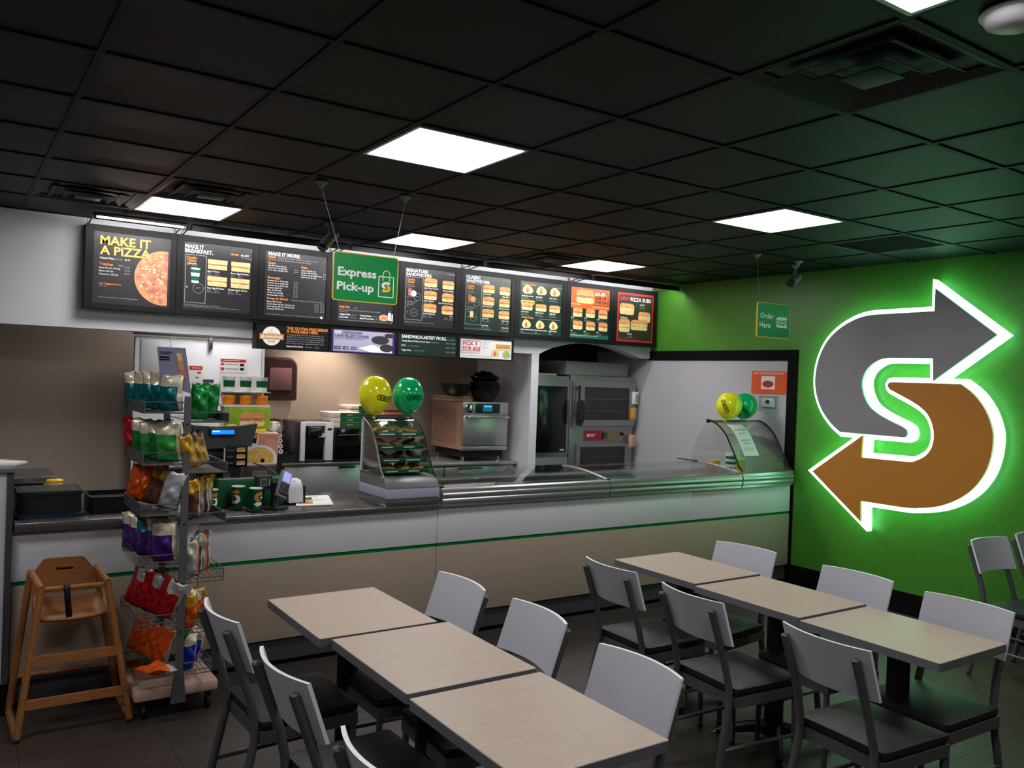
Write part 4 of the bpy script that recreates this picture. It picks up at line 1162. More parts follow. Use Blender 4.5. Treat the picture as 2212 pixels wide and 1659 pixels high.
# ------------------------------------------------------------------ snack rack
RK = thing('snack_rack', 'grey wire snack rack full of chip bags on pale wood base', 'rack', (1.0, 4.62, 0))
GRM = mat('rack_grey_metal', (92, 91, 94), 0.45, 0.35)
WIREM = mat('rack_wire', (120, 118, 120), 0.35, 0.7)
y0, y1 = 4.37, 4.84
for yy in (y0, y1):
    b = MB(); b.prism([(0.985, 0.13), (1.022, 0.13), (1.02, 1.64), (0.988, 1.64)], yy, yy + 0.014, GRM, 'y')
    b.prism([(0.965, 0.10), (1.04, 0.10), (1.025, 0.25), (0.983, 0.25)], yy - 0.003, yy + 0.016, GRM, 'y')
    p = obj('upright', b, RK)
    for z in (0.46, 0.7, 1.0, 1.25, 1.5):
        b = MB(); b.tube([(1.003, yy - 0.004, z), (1.003, yy + 0.001, z)], 0.005, BLACK, 8); obj('screw', b, p)
b = MB(); b.box(0.812, 1.222, 4.455, 4.855, 0.10, 0.156, PALEW, 0.012); obj('base', b, RK)
for x in (0.86, 1.18):
    for y in (4.50, 4.82):
        b = MB(); b.lathe([(0.03, -0.012), (0.036, -0.008), (0.036, 0.008), (0.03, 0.012)], RUBBER, (x, y, 0.037), 16, 'x'); b.box(x - .014, x + .014, y - .014, y + .014, 0.065, 0.101, BLACKM); obj('caster', b, RK)
LT = [(1.556, 1.61), (1.30, 1.36), (1.05, 1.105), (0.797, 0.852), (0.495, 0.553), (0.245, 0.30)]
RT = [(1.511, 1.56), (1.255, 1.307), (1.0, 1.05), (0.70, 0.76), (0.445, 0.505), (0.235, 0.295)]
def tray(xi, xo, z0, z1, solid):
    s = 1 if xo > xi else -1
    b = MB(); xa, xb = min(xi, xo), max(xi, xo)
    if solid:
        b.box(xa, xb, y0, y1, z0, z0 + 0.004, GRM)
        b.box(xo - 0.003, xo + 0.003, y0, y1, z0 - 0.004, z1, GRM)
    else:
        for k in range(7):
            x = xa + (xb - xa) * k / 6; b.tube([(x, y0, z0), (x, y1, z0)], 0.002, WIREM, 5)
        for zz in (z0 + .018, z0 + .036, z1):
            b.tube([(xo, y0, zz), (xo, y1, zz)], 0.0022, WIREM, 5)
    o = obj('tray', b, RK)
    b = MB()
    for yy in (y0, y1):
        b = MB()
        for zz in (z0, z1) if solid else (z0, z0 + .02, z1):
            b.tube([(xi, yy, zz), (xo, yy, zz)], 0.003, WIREM, 6)
        b.tube([(xo, yy, z0), (xo, yy, z1)], 0.003, WIREM, 6)
        obj('wire_rail', b, o)
for k, (a, c) in enumerate(LT):
    if k < 5:
        tray(0.985, 0.802, a, c, k < 3)
    else:
        b = MB(); b.tube([(0.985, y0, a), (0.802, y0, a), (0.802, y1, a), (0.985, y1, a)], 0.003, WIREM, 6); b.box(0.802, 0.985, y0, y1, a - .002, a + .001, GLASS); obj('tray', b, RK)
for k, (a, c) in enumerate(RT):
    tray(1.022, 1.205 if k < 4 else 1.16, a, c, k in (1, 2, 0))
# header card leaning back on top
b = MB()
TLc, TRc, BRc, BLc = Vector((.865, 4.46, 1.885)), Vector((.985, 4.40, 1.882)), Vector((1.012, 4.375, 1.655)), Vector((.885, 4.445, 1.70))
nrm = (TRc - TLc).cross(BLc - TLc).normalized()
V1 = [b.bm.verts.new(p) for p in (TLc, TRc, BRc, BLc)]; V2 = [b.bm.verts.new(p + Vector((.006, .012, 0))) for p in (TLc, TRc, BRc, BLc)]
HC = mat('header_card_lilac', (128, 126, 152), 0.45)
b.face(V1, HC); b.face(V2[::-1], BLACK)
for i in range(4):
    b.face([V1[i], V2[i], V2[(i + 1) % 4], V1[(i + 1) % 4]], BLACK)
hcard = obj('header_card', b, RK)
ex = (TRc - TLc); ez = (TLc - BLc)
off = Vector((-.45, -.9, 0)).normalized() * 0.002
def HP(u, v): return TLc + ex * u - ez * v + off
b = MB()
for v0, v1 in ((.25, .3), (.33, .36), (.8, .82)):
    b.poly([tuple(HP(.06, v0) + off), tuple(HP(.42, v0) + off), tuple(HP(.42, v1) + off), tuple(HP(.06, v1) + off)], PBK)
for st, v, h in (('THE PERFECT', .2, .014),):
    b.text(st, lambda a, c, v=v: tuple(HP(.06 + a / ex.length, v - c / ez.length)), h, PBK, w=.062, bold=.04)
for u0, u1, v0, v1, m in ((.68, .86, .15, .35, BUNL), (.70, .88, .35, .6, CRUST), (.72, .92, .6, .88, MEAT)):
    b.poly([tuple(HP(u0, v0) + off), tuple(HP(u1, v0) + off), tuple(HP(u1 + .03, v1) + off), tuple(HP(u0 + .03, v1) + off)], m)
obj('printed_picture', b, hcard)
b = MB(); b.tube([(.925, 4.44, 1.885), (.925, 4.44, 1.93), (.95, 4.43, 1.935)], 0.003, PAPER, 6); obj('clip', b, hcard)

# ------------------------------------------------------------------ chip bags
FOIL = {}
def foil(rgb, rough=0.28):
    if rgb not in FOIL:
        FOIL[rgb] = mat('foil_%d_%d_%d' % rgb, rgb, rough, 0.3, bump=0.8, bscale=26)
    return FOIL[rgb]
TEAL, CREAM, SILV, RED, GRN, ORG, GOLD, BRN, PUR, BLUE, WHT, LGRN = (8, 104, 112), (222, 212, 186), (178, 178, 182), (176, 20, 30), (20, 128, 58), (226, 92, 24), (222, 168, 48), (104, 70, 48), (70, 30, 120), (22, 52, 170), (214, 214, 216), (60, 160, 74)
bag_cache = {}
def bag_mesh(body, top, edge, w, h, th, seed):
    key = (body, top, edge, w, h, th, seed)
    if key in bag_cache:
        return bag_cache[key]
    r = random.Random(seed)
    b = MB()
    ph = [r.uniform(0, 6) for _ in range(6)]
    nu, nv = 12, 16
    def side(sg):
        def fn(u, v):
            x = (u - .5) * w
            prof = max(0.0, math.sin(PI * min(1, max(0, (v - .05) / .90)))) ** .55
            e = max(0.0, 1 - abs(2 * u - 1) ** 2.6)
            d = th / 2 * prof * e
            d += 0.010 * e * prof * (math.sin(9 * u + ph[0] + 7 * v) * .6 + math.sin(15 * v + ph[1] + 5 * u) * .6 + math.sin(23 * v - 11 * u + ph[2]) * .35)
            z = v * h
            pinch = 1 - .06 * math.sin(PI * v)
            wob = 0.016 * math.sin(5 * u + ph[2]) * max(0, (v - .8) / .2) + (0.006 * math.sin(6 * u + ph[3]) if v < .06 else 0)
            return (x * pinch, sg * d + wob + 0.01 * (v - .5) * math.sin(ph[4]), z + (0.004 * math.sin(14 * u + ph[5]) if v > .97 else 0))
        return fn
    mb_, mt, me_ = foil(body), foil(top), foil(edge)
    def mf(i, j):
        if i >= nu - 2: return me_
        jj = j
        return mt if jj > nv * .66 else mb_
    b.grid(side(-1), nu, nv, mb_, True, mf)
    b.grid(side(1), nu, nv, mb_, True, lambda i, j: me_ if i > nu - 4 else (mt if j > nv * .66 else mb_))
    bmesh.ops.remove_doubles(b.bm, verts=b.bm.verts, dist=0.0008)
    bmesh.ops.recalc_face_normals(b.bm, faces=b.bm.faces)
    me = bpy.data.meshes.new('chip_bag'); b.bm.to_mesh(me); b.bm.free()
    for m in b.mats: me.materials.append(m)
    bag_cache[key] = me
    return me
ORD = ['first', 'second', 'third', 'fourth', 'fifth', 'sixth', 'seventh', 'eighth']
TNAME = ['top', 'second', 'third', 'fourth', 'fifth', 'bottom']
def bag(label, x, y, z, rz, lean, body, top, edge, w=.135, h=.185, th=.05, seed=0, tilt=0.0, group=None):
    me = bag_mesh(body, top, edge, w, h, th, seed)
    o = bpy.data.objects.new('chip_bag', me); C.objects.link(o)
    o.location = (x, y, z)
    o.rotation_euler = (lean, tilt, rz)
    tag(o, label, 'chip bag', group or 'chip bags on the snack rack')
    return o
br = random.Random(11)
def row(side, k, n, p0, p1, specs, rz, lean, h, name, w=.125, th=.05, tilt=0.0):
    z = (LT if side == 'left' else RT)[k][0] + 0.0055
    for i in range(n):
        f = i / max(1, n - 1)
        body, top, edge = specs[i % len(specs)]
        bag('%s chip bag, %s from left on the %s %s hand rack tray' % (name[i % len(name)], ORD[i], TNAME[k], side),
            p0[0] + (p1[0] - p0[0]) * f + br.uniform(-.004, .004), p0[1] + (p1[1] - p0[1]) * f + br.uniform(-.008, .008), z + 0.003 + abs(math.sin(tilt)) * w * .45,
            rz + br.uniform(-.15, .15), lean + br.uniform(-.05, .05), body, top, edge, w, h * br.uniform(.95, 1.05), th, seed=br.randrange(4), tilt=tilt + br.uniform(-.06, .06))
LA, LB = (.842, 4.79), (.935, 4.43)
row('left', 0, 5, LA, LB, [(TEAL, CREAM, CREAM)], -.60, .10, .19, ['teal and cream'])
row('left', 1, 4, (.87, 4.70), LB, [(GRN, CREAM, CREAM), (LGRN, CREAM, CREAM)], -.55, .12, .2, ['green and cream'], w=.135)
bag('red chip bag standing at the far left back of the second rack tray', .828, 4.80, 1.3085, -1.0, .08, RED, RED, SILV, .12, .2, .045, 1)
row('left', 2, 5, LA, LB, [(ORG, ORG, SILV), (ORG, ORG, SILV), (BRN, GOLD, GOLD), (BRN, GOLD, SILV), (SILV, SILV, SILV)], -.65, .12, .2, ['orange and silver', 'orange and silver', 'brown and gold', 'brown with gold top', 'silver'], tilt=.3, w=.105)
row('left', 3, 5, LA, LB, [(PUR, CREAM, CREAM), (PUR, CREAM, CREAM), (PUR, TEAL, CREAM)], -.6, .12, .205, ['purple and cream', 'purple and cream', 'purple with teal top'])
row('left', 4, 6, LA, LB, [(RED, RED, SILV), (RED, SILV, SILV)], -.65, .14, .22, ['red and silver', 'red with silver top'], tilt=.36, w=.095, th=.045)
row('left', 5, 4, (.86, 4.78), (.93, 4.50), [(ORG, ORG, SILV)], -.65, .16, .2, ['orange and silver'], tilt=.36, w=.095, th=.045)
bag('orange chip bag lying flat at the front of the bottom rack tray', .872, 4.47, .275, 0.3, 1.45, ORG, ORG, SILV, .15, .16, .045, 2)
RA, RB = (1.062, 4.43), (1.165, 4.60)
row('right', 0, 2, (1.075, 4.45), (1.155, 4.56), [(GRN, GRN, GRN)], .3, .1, .19, ['shiny green'], w=.10)
row('right', 1, 3, (1.052, 4.43), (1.135, 4.57), [(GOLD, GOLD, SILV), (GOLD, BRN, SILV)], .35, .16, .19, ['golden yellow', 'gold and brown'], tilt=-.42, w=.075, th=.04)
row('right', 2, 4, RA, RB, [(BRN, GOLD, CREAM), (SILV, GOLD, BRN)], .35, .14, .21, ['brown and gold', 'silver and gold'], tilt=-.15, w=.085, th=.04)
row('right', 3, 4, RA, RB, [(SILV, CREAM, ORG), (BRN, SILV, CREAM)], .35, .12, .21, ['silver and orange', 'brown and silver'], tilt=-.1, w=.085, th=.04)
row('right', 4, 3, (1.058, 4.43), (1.125, 4.56), [(ORG, GOLD, GOLD), (ORG, CREAM, GOLD)], .35, .12, .18, ['orange and gold', 'orange and cream'], w=.075, th=.04)
row('right', 5, 3, (1.058, 4.43), (1.125, 4.56), [(BLUE, CREAM, CREAM)], .35, .12, .18, ['blue and cream'], w=.085, th=.04)
bag('black and white striped chip bag between the two green bags', 1.165, 4.76, 1.5195, .4, .1, WHT, WHT, SILV, .10, .17, .04, 1)
bag('green chip bag at the back of the bottom right rack tray', 1.11, 4.74, .2435, .7, .1, GRN, GRN, CREAM, .1, .19, .04, 2)
# ------------------------------------------------------------------ things on the front counter
ZT = 0.936
# pastry case
t = thing('cookie_case', 'countertop cookie display case with curved glass and steel base', 'display case', (2.54, 5.08, ZT))
b = MB(); b.box(2.352, 2.735, 4.868, 5.30, ZT, 0.985, STEELD, 0.003); obj('plinth', b, t)
PLF = mat('case_film_blue', (158, 160, 184), 0.35)
b = MB(); b.box(2.350, 2.738, 4.862, 5.30, 0.985, 1.048, PLF, 0.003); obj('base_band', b, t)
b = MB(); b.prism([(4.862, 1.05), (4.862, 1.056), (4.925, 1.115), (5.29, 1.13), (5.29, 1.05)], 2.352, 2.736, STEEL, 'x'); obj('sloped_base', b, t)
b = MB()
for x in (2.356, 2.722):
    b.box(x, x + .012, 5.275, 5.30, 1.12, 1.485, DW)
b.box(2.352, 2.738, 5.27, 5.30, 1.478, 1.492, DARKG); obj('rear_frame', b, t)
cp = [(4.918, 1.113), (4.965, 1.16), (5.005, 1.23), (5.035, 1.29), (5.084, 1.367), (5.14, 1.425), (5.212, 1.466), (5.275, 1.488)]
b = MB(); b.prism(cp + [(y + .004, z - .006) for y, z in cp[::-1]], 2.358, 2.73, GLASS, 'x'); obj('curved_glass', b, t)
for x in (2.354, 2.734):
    b = MB(); b.tube([(x, y, z) for y, z in cp], 0.005, BLACKM if x > 2.5 else STEEL, 6); obj('edge_trim', b, t)
    b = MB(); b.prism(cp + [(5.275, 1.12)], x - .002, x + .002, GLASS, 'x'); obj('end_glass', b, t)
COOK = mat('cookie', (214, 160, 98), 0.75, noise=0.5, nscale=70, rgb2=(170, 116, 62), bump=.3)
COOKD = mat('dark_cookie', (74, 44, 32), 0.75, noise=0.4, nscale=70, bump=.3)
CHIP = mat('choc_chip', (40, 24, 18), 0.5)
def cookie(x, y, z, r, m, label, rx=0.0):
    o_ = thing('cookie', label, 'cookie', (x, y, z), 0, 'cookies in the display case')
    b = MB(); b.lathe([(r * .9, 0), (r, .006), (r * .93, .012), (r * .6, .016), (0, .017)], m, (0, 0, 0), 14); obj('biscuit', b, o_, False)
    b = MB()
    q = random.Random(int(x * 1000 + y * 777 + z * 50))
    for _ in range(7):
        a, d = q.uniform(0, 6.3), r * .8 * math.sqrt(q.random())
        b.lathe([(.006, 0.012), (.005, .0185), (0, .02)], CHIP, (d * math.cos(a), d * math.sin(a), 0), 6)
    obj('chocolate_chips', b, o_, False)
    o_.rotation_euler = (rx, 0, q.uniform(0, 6))
SH = [(1.372, 5.075, COOK, 'top'), (1.288, 5.035, COOK, 'second'), (1.205, 4.995, COOKD, 'third'), (1.135, 4.955, COOK, 'bottom')]
CORD = ['left', 'middle', 'right']
for k, (z, yf, cm, nm) in enumerate(SH):
    if k < 3:
        b = MB(); b.box(2.362, 2.728, yf + .01, 5.27, z - .004, z, GLASS); s_ = obj('glass_shelf', b, t)
    tr = thing('cookie_tray', 'green fronted cookie tray on the %s level of the display case' % nm, 'tray', (2.55, yf + .1, z), 0, 'green trays in the display case')
    b = MB(); b.box(2.385, 2.705, yf + .024, 5.24, z + .0015, z + .006, STEELD); b.box(2.385, 2.39, yf + .024, 5.24, z + .006, z + .022, STEELD); b.box(2.70, 2.705, yf + .024, 5.24, z + .006, z + .022, STEELD); obj('pan', b, tr)
    b = MB(); b.box(2.38, 2.71, yf + .014, yf + .022, z + .001, z + .028, SDGREEN, .002); st_ = obj('price_strip', b, tr)
    b = MB()
    for q, wd in enumerate(('Chocolate Chip', 'White Chip Macadamia')):
        rect(b, 2.395 + .16 * q, 2.395 + .16 * q + .11 - .03 * (k % 2), z + .010, z + .017, PW, yf + .0125)
    obj('printed_text', b, st_)
    for r_ in range(2):
        for c_ in range(3):
            cookie(2.44 + .105 * c_ + .02 * r_, yf + .08 + .085 * r_, z + .016 + .016 * r_, .049, cm if (c_ != 2 or k != 1) else COOKD,
                   '%s %s cookie in the %s row of the %s case tray' % (CORD[c_], 'dark' if cm is COOKD else 'golden', ['front', 'back'][r_], nm), 0.5 if r_ else 0.3)
# balloons
def balloon(label, c, rx, h, m, rz, tiltx, tilty, txt_a, txt_z, txt_rot, txt):
    t = thing('balloon', label, 'balloon', c)
    pr = []
    for i in range(19):
        a = -PI / 2 + PI * i / 18
        z = h * .5 * math.sin(a)
        rr = rx * max(0.0, math.cos(a)) ** (.86 if a > 0 else 1.05) * (1 - .13 * max(0, -math.sin(a)) ** 1.5)
        pr.append((rr if 0 < i < 18 else .0, z))
    b = MB(); b.lathe(pr, m, (0, 0, 0), 32); obj('skin', b, t, False)
    b = MB(); b.lathe([(.004, -h / 2 + .004), (.005, -h / 2 - .006), (.013, -h / 2 - .018), (.011, -h / 2 - .02)], m, (0, 0, 0), 12); obj('knot', b, t, False)
    def R(z):
        for k in range(18):
            if pr[k][1] <= z <= pr[k + 1][1]:
                f = (z - pr[k][1]) / (pr[k + 1][1] - pr[k][1]); return pr[k][0] + (pr[k + 1][0] - pr[k][0]) * f
        return rx
    def M_(x, z):
        cr_, sr_ = math.cos(txt_rot), math.sin(txt_rot)
        x, z = x * cr_ - z * sr_, x * sr_ + z * cr_ + txt_z
        rr = R(z) + .002; a = txt_a + x / rx - PI / 2
        return (rr * math.cos(a), rr * math.sin(a), z)
    b = MB()
    k_ = rx / .105
    W_, H_ = .066 * k_, .017 * k_
    o_, i_ = rrect(-W_, W_, -H_, H_, H_ * .99, 4), rrect(-W_ + .007, W_ - .007, -H_ + .0055, H_ - .0055, H_ * .55, 4)
    n = len(o_)
    def dens(P):
        out = []
        for i in range(len(P)):
            a, c_ = P[i], P[(i + 1) % len(P)]
            out.append(a)
            if math.dist(a, c_) > .03:
                out += [(a[0] + (c_[0] - a[0]) * f / 6, a[1] + (c_[1] - a[1]) * f / 6) for f in range(1, 6)]
        return out
    o_, i_ = dens(o_), dens(i_)
    if len(o_) == len(i_):
        V = [b.bm.verts.new(M_(*p)) for p in o_]; Wv = [b.bm.verts.new(M_(*p)) for p in i_]
        for i in range(len(o_)):
            b.face([V[i], V[(i + 1) % len(o_)], Wv[(i + 1) % len(o_)], Wv[i]], PBK)
    b.text(txt, lambda a, c_: M_(a, c_ - .008 * k_), .016 * k_, PBK, w=.1 * k_, bold=.07, align='c')
    obj('printed_mark', b, t, False)
    t.rotation_euler = (tiltx, tilty, rz)
YB = mat('yellow_balloon', (236, 234, 30), 0.14, coat=.3); GB = mat('green_balloon', (10, 178, 104), 0.14, coat=.3)
balloon('yellow balloon standing over the cookie display case', (2.425, 5.25, 1.638), .113, .272, YB, 0, 0, .02, .30, -.015, -.12, 'SUBWAY')
balloon('green balloon standing over the cookie display case', (2.675, 5.245, 1.638), .108, .268, GB, 0, 0, 0, .05, -.005, .04, 'SUBWAY')
balloon('yellow balloon resting on the curved guard at right', (5.972, 5.25, 1.607), .118, .250, YB, 0, .15, .2, -1.15, -.01, -.9, 'SUBWAY')
balloon('green balloon half behind the right yellow balloon', (6.235, 5.29, 1.607), .118, .250, GB, 0, .15, .15, -.60, -.05, -.55, 'SUBWAY')
# left end: bins, tray, steel shelf
t = thing('storage_bin', 'large black lidded bin on blue tray at left end of counter', 'bin', (.47, 5.13, .985))
BG = mat('green_black_plastic', (26, 34, 32), 0.4)
b = MB(); b.prism(rrect(.325, .622, 5.02, 5.30, .03), .986, 1.085, BG, 'z'); obj('tub', b, t)
b = MB(); b.prism(rrect(.318, .629, 5.013, 5.307, .034), 1.082, 1.10, BG, 'z'); b.prism(rrect(.345, .602, 5.04, 5.28, .03), 1.0995, 1.102, mat('lid_green', (52, 66, 62), .35), 'z'); obj('lid', b, t)
b = MB(); b.prism(rrect(.305, .64, 4.985, 5.33, .03), .967, .985, mat('navy_tray', (20, 40, 66), .4), 'z'); o = origin(obj('serving_tray', b), (.47, 5.15, .967)); tag(o, 'dark blue tray under the large black bin', 'tray')
t = thing('storage_bin', 'open black bin right of the lidded bin behind the rack', 'bin', (.88, 5.18, .967))
b = MB(); P = rrect(.665, 1.0, 5.04, 5.34, .03); b.prism(P, .9675, .972, BLACK, 'z')
Q = rrect(.675, .99, 5.05, 5.33, .026)
V = [[b.bm.verts.new((*p, z)) for p in PP] for PP, z in ((P, .97), (P, 1.055), (Q, 1.055), (Q, 1.03))]
for i in range(len(P)):
    k = (i + 1) % len(P)
    for a in range(3):
        b.face([V[a][i], V[a][k], V[a + 1][k], V[a + 1][i]], BLACK)
b.face(V[3], BG)
obj('tub', b, t)
b = MB(); b.lathe([(.04, 0), (.045, .006), (.045, .016), (.038, .022), (0, .024)], TUBY, (.52, 5.36, 1.102 - .0), 20, sy=.8); b.lathe([(.036, -.135), (.04, -.02), (.04, 0)], PAPER, (.52, 5.36, 1.102), 16)
o = origin(obj('lidded_tub', b), (.52, 5.36, .967)); tag(o, 'tub with yellow lid peeking over the large black bin', 'tub')
t = thing('steel_table', 'steel work table with shelf top behind the left counter end', 'table', (0.1, 5.9, 0))
b = MB(); b.box(-.5, .56, 5.70, 6.15, 1.085, 1.10, STEELD, .004); b.box(-.5, .56, 5.695, 5.71, 1.06, 1.10, STEELD, .003); obj('top', b, t)
b = MB(); b.box(-.45, .50, 5.74, 6.12, .1, 1.06, mat('cabinet_dark', (46, 38, 36), .5)); obj('cabinet', b, t)
for x in (-.42, .47):
    for y in (5.77, 6.09):
        b = MB(); b.lathe([(.018, 0), (.018, .1)], STEELD, (x, y, 0), 10); obj('leg', b, t)
b = MB()
for i, (dx, dy) in enumerate(((0, 0), (.004, .006), (-.003, .004))):
    b.prism([(.06 + dx, 4.93 + dy), (.30 + dx, 4.95 + dy), (.36 + dx, 5.05 + dy), (.22, 5.18 + dy), (.07 + dx, 5.15)], 1.2515 + i * .004, 1.255 + i * .004, PAPER, 'z')
o = origin(obj('napkins', b), (.2, 5.05, 1.2515)); tag(o, 'white paper napkins lying on the half wall cap at left edge', 'napkin')
b = MB(); b.box(.02, .232, 4.93, 5.06, 1.2515, 1.42, DW, .004)
o = None
b.bm.free()

# card terminal, scanner, printer
t = thing('card_terminal', 'grey card payment terminal with lit screen on a black stand', 'payment terminal', (1.69, 5.06, ZT))
b = MB(); b.lathe([(.085, 0), (.085, .008), (.03, .016), (.022, .03), (.022, .16)], BLACK, (1.69, 5.07, ZT + .0005), 20); obj('stand', b, t)
hd = MB(); TG = mat('terminal_grey', (120, 122, 126), .4)
Mt = Matrix.Translation((1.735, 5.03, 1.085)) @ Matrix.Rotation(.42, 4, 'Y') @ Matrix.Rotation(-.45, 4, 'X') @ Matrix.Rotation(.12, 4, 'Z')
def in_t(bm_, b_): bmesh.ops.transform(b_.bm, matrix=Mt, verts=b_.bm.verts)
b = MB(); b.box(-.037, .037, -.014, .02, -.09, .09, TG, .008); in_t(0, b); hd_ = obj('handset', b, t)
b = MB(); b.box(-.027, .027, -.0165, -.013, .012, .078, mat('lit_screen_pale', (150, 160, 225), .3, emit=(150, 160, 230), estr=.55)); in_t(0, b); obj('screen', b, hd_)
b = MB(); b.box(-.031, .031, -.018, -.012, -.075, .004, BLACK, .004)
for q in range(12):
    b.box(-.024 + .018 * (q % 3), -.012 + .018 * (q % 3), -.0205, -.0175, -.062 + .015 * (q // 3), -.053 + .015 * (q // 3), DARKG if q > 2 else mat('key_red', (150, 40, 36), .4))
in_t(0, b); obj('keypad', b, hd_)
t = thing('code_reader', 'black square reader with pale window on a stand beside the card terminal', 'scanner', (1.61, 5.12, ZT))
b = MB(); b.box(1.575, 1.675, 5.06, 5.11, 1.055, 1.14, mat('reader_green_black', (28, 42, 40), .4), .008); obj('head', b, t)
b = MB(); b.box(1.597, 1.637, 5.056, 5.061, 1.078, 1.122, PG); b.box(1.602, 1.632, 5.054, 5.0565, 1.083, 1.117, DARKG); b.box(1.648, 1.656, 5.056, 5.061, 1.08, 1.12, PG); obj('window', b, t)
b = MB(); b.tube([(1.63, 5.10, 1.06), (1.63, 5.12, 1.0), (1.64, 5.14, ZT + .004)], .014, BLACK, 8); b.lathe([(.05, 0), (.05, .008), (.014, .012)], BLACK, (1.64, 5.16, ZT + .0005), 16); obj('stand', b, t)
t = thing('receipt_printer', 'white rounded printer behind the card terminal', 'printer', (1.85, 5.24, ZT))
b = MB(); b.prism([(5.16, ZT + .012), (5.33, ZT + .012), (5.33, 1.06), (5.30, 1.088), (5.22, 1.085), (5.175, 1.04)], 1.815, 1.91, DW, 'x'); obj('body', b, t)
b = MB(); b.box(1.822, 1.93, 5.17, 5.34, ZT + .001, ZT + .013, BLACK); b.box(1.911, 1.932, 5.18, 5.33, ZT + .013, 1.05, BLACK, .004); b.lathe([(.006, -.002), (.006, .002)], BLACK, (1.86, 5.2, 1.08), 8); obj('base', b, t)
# green box, cups
t = thing('display_box', 'low green box behind the two green cups', 'box', (1.56, 5.24, ZT))
b = MB(); b.box(1.385, 1.80, 5.20, 5.32, ZT + .001, 1.105, SDGREEN, .004); obj('box', b, t)
b = MB(); b.box(1.385, 1.60, 5.198, 5.21, 1.105, 1.111, PG); obj('rim', b, t)
def big_cup(x, y, label, a0):
    t = thing('drink_cup', label, 'cup', (x, y, ZT + .02), 0, 'green cups on the counter')
    z0 = ZT + .0135
    b = MB(); b.lathe([(.031, 0), (.0385, .122), (.040, .124), (.0395, .127), (.037, .127), (.035, .11), (0, .11)], SDGREEN, (x, y, z0), 28, mats=[SDGREEN, PAPER, PAPER, PAPER, PAPER, PAPER]); obj('cup', b, t)
    b = MB()
    def M_(u, v):
        zz = .064 + v * .098; rr = .031 + (.0075) * zz / .122 + .0028; a = -PI / 2 + a0 + u * .098 / rr
        return (x + rr * math.cos(a), y + rr * math.sin(a), z0 + zz)
    for P, m in ((EG, LOGOO), (EO, PW)):
        f = b.face([b.bm.verts.new(M_(*p)) for p in P], m)
        if f: f.normal_update(); bmesh.ops.triangulate(b.bm, faces=[f])
    obj('printed_emblem', b, t)
for x, y, l, a in ((1.553, 5.0, 'nearer green cup with orange and white arrows beside the card terminal', .55), (1.482, 5.115, 'farther green cup just behind the nearer green cup', -.95), (1.30, 5.03, 'green cup half hidden behind the rack bags', .1)):
    big_cup(x, y, l, a)
    b = MB(); b.lathe([(.052, 0), (.054, .008), (.05, .012), (0, .012)], BLACK, (x, y, ZT + .0008), 22); o = origin(obj('cup_stand', b), (x, y, ZT)); tag(o, 'round black holder under the ' + l.split(' with')[0].split(' just')[0].split(' half')[0], 'holder')
# flyers
fl = thing('flyer_stack', 'stack of white flyers lying on the counter beside cookie case', 'flyers', (2.02, 5.25, ZT))
b = MB()
for i, d in enumerate((0, .006, -.004)):
    b.prism([(1.835 + d, 5.075), (2.065 + d, 5.045 + d), (2.185 + d, 5.44), (1.985 + d, 5.47 + d)], ZT + .001 + i * .0022, ZT + .0028 + i * .0022, PAPER, 'z')
obj('sheet', b, fl)
b = MB()
def FP(u, v): 
    a, c = Vector((1.833, 5.076)), Vector((2.06, 5.046)); d = Vector((1.982, 5.466)) - a
    p = a + (c - a) * u + d * v; return (p.x, p.y, ZT + .0078)
b.poly([FP(.06, .5), FP(.42, .5), FP(.42, .8), FP(.06, .8)], SDGREEN); b.poly([FP(.08, .1), FP(.46, .1), FP(.46, .47), FP(.08, .47)], BUN); b.poly([FP(.45, .5), FP(.8, .5), FP(.8, .56), FP(.45, .56)], PG); b.poly([FP(.35, .8), FP(.6, .8), FP(.6, .83), FP(.35, .83)], DARKG)
obj('printed_picture', b, fl)
# point of sale with customer display
t = thing('cash_register', 'dark grey register with lit blue customer display behind the rack', 'register', (1.45, 5.5, ZT))
b = MB(); b.box(1.24, 1.58, 5.36, 5.63, ZT + .001, 1.02, BLACK, .006); b.box(1.32, 1.48, 5.44, 5.56, 1.02, 1.28, BLACK, .01); obj('stand', b, t)
b = MB(); b.prism([(1.22, 1.445), (1.28, 1.425), (1.42, 1.415), (1.58, 1.422), (1.675, 1.437), (1.640, 1.29), (1.25, 1.27)], 5.40, 5.46, DARKG, 'y'); obj('monitor_back', b, t)
b = MB(); b.box(1.372, 1.528, 5.375, 5.405, 1.362, 1.408, BLACK, .004); d_ = obj('customer_display', b, t)
b = MB(); b.box(1.38, 1.520, 5.3725, 5.3755, 1.371, 1.398, mat('lit_blue', (20, 110, 255), .3, emit=(10, 100, 255), estr=2.2)); obj('screen', b, d_)
b = MB(); rect(b, 1.385, 1.43, 1.388, 1.393, mat('lit_text', (220, 240, 255), .3, emit=(220, 240, 255), estr=1.5), 5.3715); obj('lit_text', b, d_)
b = MB(); b.tube([(1.66, 5.42, 1.18), (1.72, 5.30, 1.16), (1.75, 5.15, 1.12), (1.72, 5.08, 1.09)], .004, BLACK, 6); o = origin(obj('cable', b), (1.7, 5.2, 1.1)); tag(o, 'black cable running down to the card terminal', 'cable')
t = thing('soup_sign', 'counter card showing a white bowl of soup and ham', 'sign', (1.735, 5.52, ZT))
b = MB(); b.prism([(1.622, 1.155), (1.842, 1.163), (1.852, 1.362), (1.660, 1.372)], 5.50, 5.51, PAPER, 'y'); obj('card', b, t)
y_ = 5.4995
b = MB()
def q_(pts, m, d=0): shape(b, pts, m, y_ - d * .0006)
